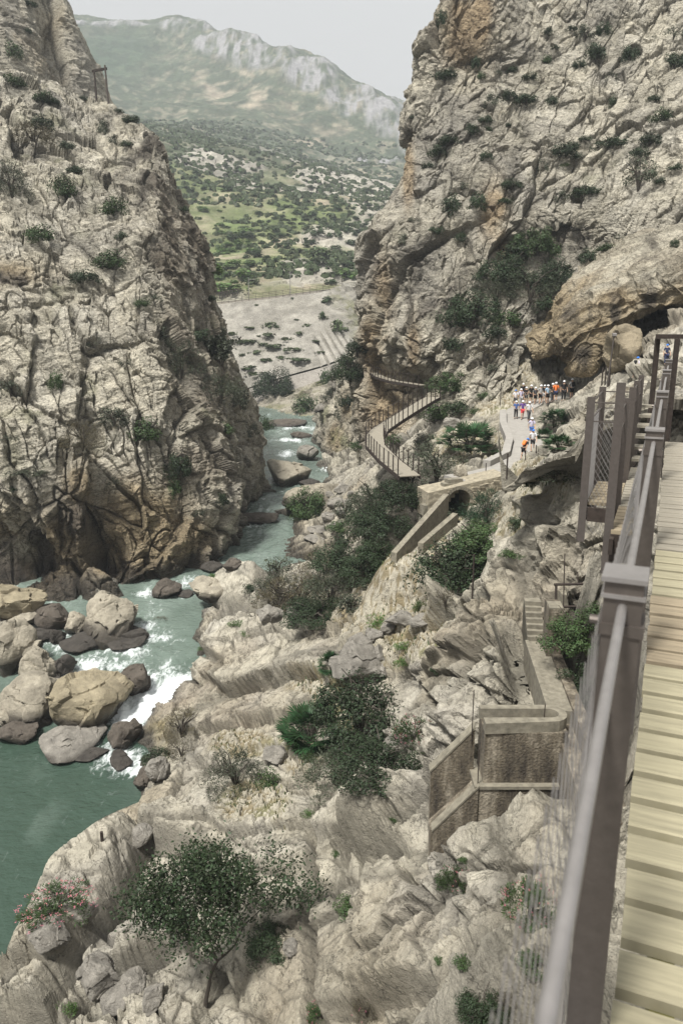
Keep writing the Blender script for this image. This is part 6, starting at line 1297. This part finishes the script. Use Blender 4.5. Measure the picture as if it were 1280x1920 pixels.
def person(x, y, hpx, face, shirt, bottom, helmet, label, pack=None, pose='stand', long=False, seed=0):
    r = cast(x, y); loc = r[0] if r else P(x, y, 72); tt = depth_of(loc); 
    if x < 1100:        # feet on the footpath
        best = min(np.linspace(50, 82, 330), key=lambda t: (lambda p_: abs(p_[2] - pts[np.argmin(((pts[:, :2] - p_[:2]) ** 2).sum(1))][2]))(P(x, y, t)))
        loc = P(x, y, best); tt = best
    H = min(max(hpx / F * tt * 1.04, 1.62), 1.86) if pose != 'lean' else 1.72
    rs = np.random.RandomState(seed + 1); root = empty('person', tuple(loc), math.radians(face)); tag(root, label, 'person', 'hikers on the footpath')
    st = {'stand': .03, 'walk': .13, 'lean': .06}[pose]; bend = .55 if pose == 'lean' else (.06 if pose == 'walk' else .0); aw = rs.uniform(-.03, .05)
    hip = np.array((0, 0, .52)); 
    def sp_(h, lat=0, fwd=0): return hip + np.array((lat, 0, 0)) + (h - .52) * np.array((0, math.sin(bend), math.cos(bend))) + fwd * np.array((0, math.cos(bend), -math.sin(bend)))
    J = {'pel': hip, 'waist': sp_(.62), 'chest': sp_(.74), 'neckb': sp_(.815), 'neck': sp_(.85), 'head': sp_(.905, 0, .008), 'crown': sp_(.965), 'nose': sp_(.905, 0, .062)}
    for sg, nm in ((-1, 'l'), (1, 'r')):
        f = st * sg
        J['hipj' + nm] = np.array((.055 * sg, 0, .49)); J['knee' + nm] = np.array((.062 * sg, f * .7 + .02, .275)); J['ank' + nm] = np.array((.065 * sg, f - .015, .045)); J['toe' + nm] = np.array((.075 * sg, f + .085, .018))
        J['sho' + nm] = sp_(.80, .112 * sg); 
        if pose == 'stand' and seed % 3 == 0: el, wr = sp_(.64, .155 * sg, .03), sp_(.66, .08 * sg, .15)
        else: el, wr = sp_(.63, .15 * sg, -f * .5 - .01), sp_(.49, .155 * sg, -f * .9 + .05)
        J['elb' + nm] = el; J['wri' + nm] = wr; d = unit(wr - el); sd_ = unit(np.cross(d, (0, 1, .1))) ; J['palm' + nm] = wr + d * .03
        for k in range(4): J['f%d%s' % (k, nm)] = J['palm' + nm] + d * (.045 - .006 * abs(k - 1.3)) + np.array((0, 1, 0)) * (.011 * (k - 1.5)) + np.array((-.006 * sg, 0, 0))
        J['th' + nm] = wr + d * .025 + np.array((-.004 * sg, .03, 0))
    Rr = {'pel': .07, 'waist': .064, 'chest': .076, 'neckb': .045, 'neck': .030, 'head': .050, 'crown': .036, 'nose': .009}
    for nm in 'lr': Rr.update({'hipj' + nm: .052, 'knee' + nm: .033, 'ank' + nm: .021, 'toe' + nm: .017, 'sho' + nm: .034, 'elb' + nm: .024, 'wri' + nm: .016, 'palm' + nm: .018, 'th' + nm: .006, **{'f%d%s' % (k, nm): .0052 for k in range(4)}})
    keys = list(J); ix = {k: i for i, k in enumerate(keys)}
    E = [('pel', 'waist'), ('waist', 'chest'), ('chest', 'neckb'), ('neckb', 'neck'), ('neck', 'head'), ('head', 'crown'), ('head', 'nose')]
    for nm in 'lr': E += [('pel', 'hipj' + nm), ('hipj' + nm, 'knee' + nm), ('knee' + nm, 'ank' + nm), ('ank' + nm, 'toe' + nm), ('neckb', 'sho' + nm), ('sho' + nm, 'elb' + nm), ('elb' + nm, 'wri' + nm), ('wri' + nm, 'palm' + nm), ('wri' + nm, 'th' + nm)] + [('palm' + nm, 'f%d%s' % (k, nm)) for k in range(4)]
    def sk(name, ks, es, add, mat, rt):
        kk = list(ks); jx = {k: i for i, k in enumerate(kk)}
        return skinmesh(name, [tuple(J[k] * H) for k in kk], [(jx[a], jx[b]) for a, b in es], [(Rr[k] + add) * H for k in kk], mat, root, 1, jx[rt])
    sk('body', keys, E, 0, M['skin'], 'pel')
    J['slvl'] = J['shol'] * .25 + J['elbl'] * .75; J['slvr'] = J['shor'] * .25 + J['elbr'] * .75; Rr['slvl'] = Rr['slvr'] = .028
    J['hem'] = J['pel'] + np.array((0, 0, -.015)); Rr['hem'] = .072
    sk('shirt', ['hem', 'waist', 'chest', 'neckb', 'shol', 'shor', 'slvl', 'slvr'], [('hem', 'waist'), ('waist', 'chest'), ('chest', 'neckb'), ('neckb', 'shol'), ('neckb', 'shor'), ('shol', 'slvl'), ('shor', 'slvr')], .010, cloth(shirt), 'chest')
    for nm in 'lr': J['cut' + nm] = (J['knee' + nm] * .85 + J['hipj' + nm] * .15) if not long else J['ank' + nm] + np.array((0, 0, .02)); Rr['cut' + nm] = .036 if not long else .024
    ks = ['pel', 'hipjl', 'hipjr', 'cutl', 'cutr']; es = [('pel', 'hipjl'), ('pel', 'hipjr')]
    if long: ks += ['kneel', 'kneer']; es += [('hipjl', 'kneel'), ('kneel', 'cutl'), ('hipjr', 'kneer'), ('kneer', 'cutr')]
    else: es += [('hipjl', 'cutl'), ('hipjr', 'cutr')]
    sk('trousers' if long else 'shorts', ks, es, .014, cloth(bottom), 'pel')
    V, Fc = ICO[4]; hv = V.copy(); hv = hv * np.array((.066, .078, .066)); cut = hv[:, 2] < -.006; hv[cut, 2] = -.006; hv[cut, :2] *= 1.03
    o = link('helmet', fastmesh('helmet', (hv + 0) * H, Fc, smooth=True), cloth(helmet), root); o.location = tuple(sp_(.938) * H); o.rotation_euler = (-bend, 0, 0)
    for nm in 'lr':
        m = MB(); m.tube([(J['ank' + nm] + np.array((0, -.02, -.02))) * H, (J['ank' + nm] + np.array((0, .03, -.024))) * H, (J['toe' + nm] + np.array((0, .01, 0))) * H], [.026 * H, .028 * H, .019 * H], 8); m.build('shoe', cloth('dgrey'), root, smooth=True)
        m = MB(); c = sp_(.915, .018 * (-1 if nm == 'l' else 1), .049); m.tube([c * H, (c + np.array((0, .004, 0))) * H], .006 * H, 6); m.build('eye', M['hair'], root)
    m = MB(); m.tube([sp_(.885, -.016, .048) * H, sp_(.885, .016, .048) * H], .004 * H, 5); m.build('mouth', cloth('red'), root)
    if pack:
        c = sp_(.725, 0, -.115); m = MB(); ax = [np.array((1, 0, 0)), np.array((0, math.cos(bend), -math.sin(bend))), np.array((0, math.sin(bend), math.cos(bend)))]
        V, Fc = ICO[4]; v = np.sign(V) * np.abs(V) ** .55 * np.array((.085, .05, .115)); v = v @ np.array(ax)
        link('backpack', fastmesh('backpack', (v + c) * H, Fc, smooth=True), cloth(pack), root)
    return root
PE = [(966,785,31,170,'blue','black','cwhite','hiker in a blue jacket and black trousers, front left of the descending trio',None,'stand',True),
 (978,786,34,180,'purple','red','cwhite','hiker in a purple top and red shorts, middle of the descending trio',None,'walk',False),
 (990,789,35,185,'white','dgrey','cwhite','hiker in a white shirt and grey trousers, right of the descending trio',None,'walk',True),
 (995,820,36,175,'lilac','blue','cwhite','hiker in a lilac-white top just behind the one in a blue helmet and black shorts',None,'walk',False),
 (997,846,40,170,'white','black','cblue','hiker in a white shirt, black shorts and blue helmet on the lower path',None,'walk',False),
 (980,862,40,-60,'black','black','cblue','hiker leaning forward at the path edge with an orange pack and blue helmet','orange','lean',False),
 (965,763,31,170,'white','dgrey','cblue','hiker in white just behind the blue jacket',None,'stand',False),
 (975,761,31,185,'lilac','grey','cwhite','hiker in a pale lilac shirt behind the purple top',None,'stand',True),
 (979,750,30,190,'black','black','cwhite','hiker in black, farthest left at the back of the waiting crowd',None,'stand',True),
 (985,757,29,150,'black','dgrey','cwhite','hiker in black with a white helmet, next to the trio',None,'stand',False),
 (994,757,34,10,'black','black','cwhite','tall hiker all in black, left in the waiting crowd',None,'stand',False),
 (1002,758,31,200,'dgrey','black','cwhite','hiker in dark grey beside the tall one all in black',None,'stand',False),
 (1012,758,35,5,'grey','black','cwhite','hiker seen from behind in a pale grey shirt and black shorts',None,'stand',False),
 (1019,754,31,160,'black','grey','cwhite','hiker half hidden right of the pale grey shirt',None,'stand',False),
 (1025,757,34,200,'sky','black','cwhite','hiker in a light blue top in the middle of the crowd',None,'stand',False),
 (1034,754,34,20,'black','dgrey','cwhite','hiker in black directly left of the orange shirt',None,'stand',True),
 (1040,752,34,-10,'orange','navy','cwhite','hiker in a bright orange shirt and navy shorts',None,'stand',False),
 (1055,752,37,170,'black','black','cwhite','hiker in long black clothes, right of the orange shirt',None,'stand',True),
 (1070,748,38,15,'grey','black','cwhite','hiker with a grey shirt and black backpack, rightmost of the crowd','black','stand',False),
 (1191,711,40,-70,'lilac','black','cblue','hiker in a blue helmet and dark pack walking alone above the side landing','black','walk',False),
 (1247,684,32,180,'navy','navy','cblue','hiker in navy and a blue helmet behind the portal frame',None,'stand',True)]
for k, q in enumerate(PE): person(*q[:8], pack=q[8], pose=q[9], long=q[10], seed=k)
# haze
hz = bpy.data.meshes.new('haze')
x0, x1, y0, y1, z0, z1 = -1400, 1400, -40, 2000, -60, 760
hz.from_pydata([(x, y, z) for x in (x0, x1) for y in (y0, y1) for z in (z0, z1)], [], [(0,1,3,2),(4,6,7,5),(0,4,5,1),(2,3,7,6),(0,2,6,4),(1,5,7,3)])
hm = bpy.data.materials.new('haze_air'); hm.use_nodes = True; hn = hm.node_tree; hn.nodes.clear()
pv = hn.nodes.new('ShaderNodeVolumePrincipled'); ho = hn.nodes.new('ShaderNodeOutputMaterial')
pv.inputs['Color'].default_value = (.86, .93, 1, 1); pv.inputs['Density'].default_value = .00027; pv.inputs['Anisotropy'].default_value = .0
hn.links.new(pv.outputs[0], ho.inputs['Volume'])
tag(link('haze', hz, hm), kind='stuff')
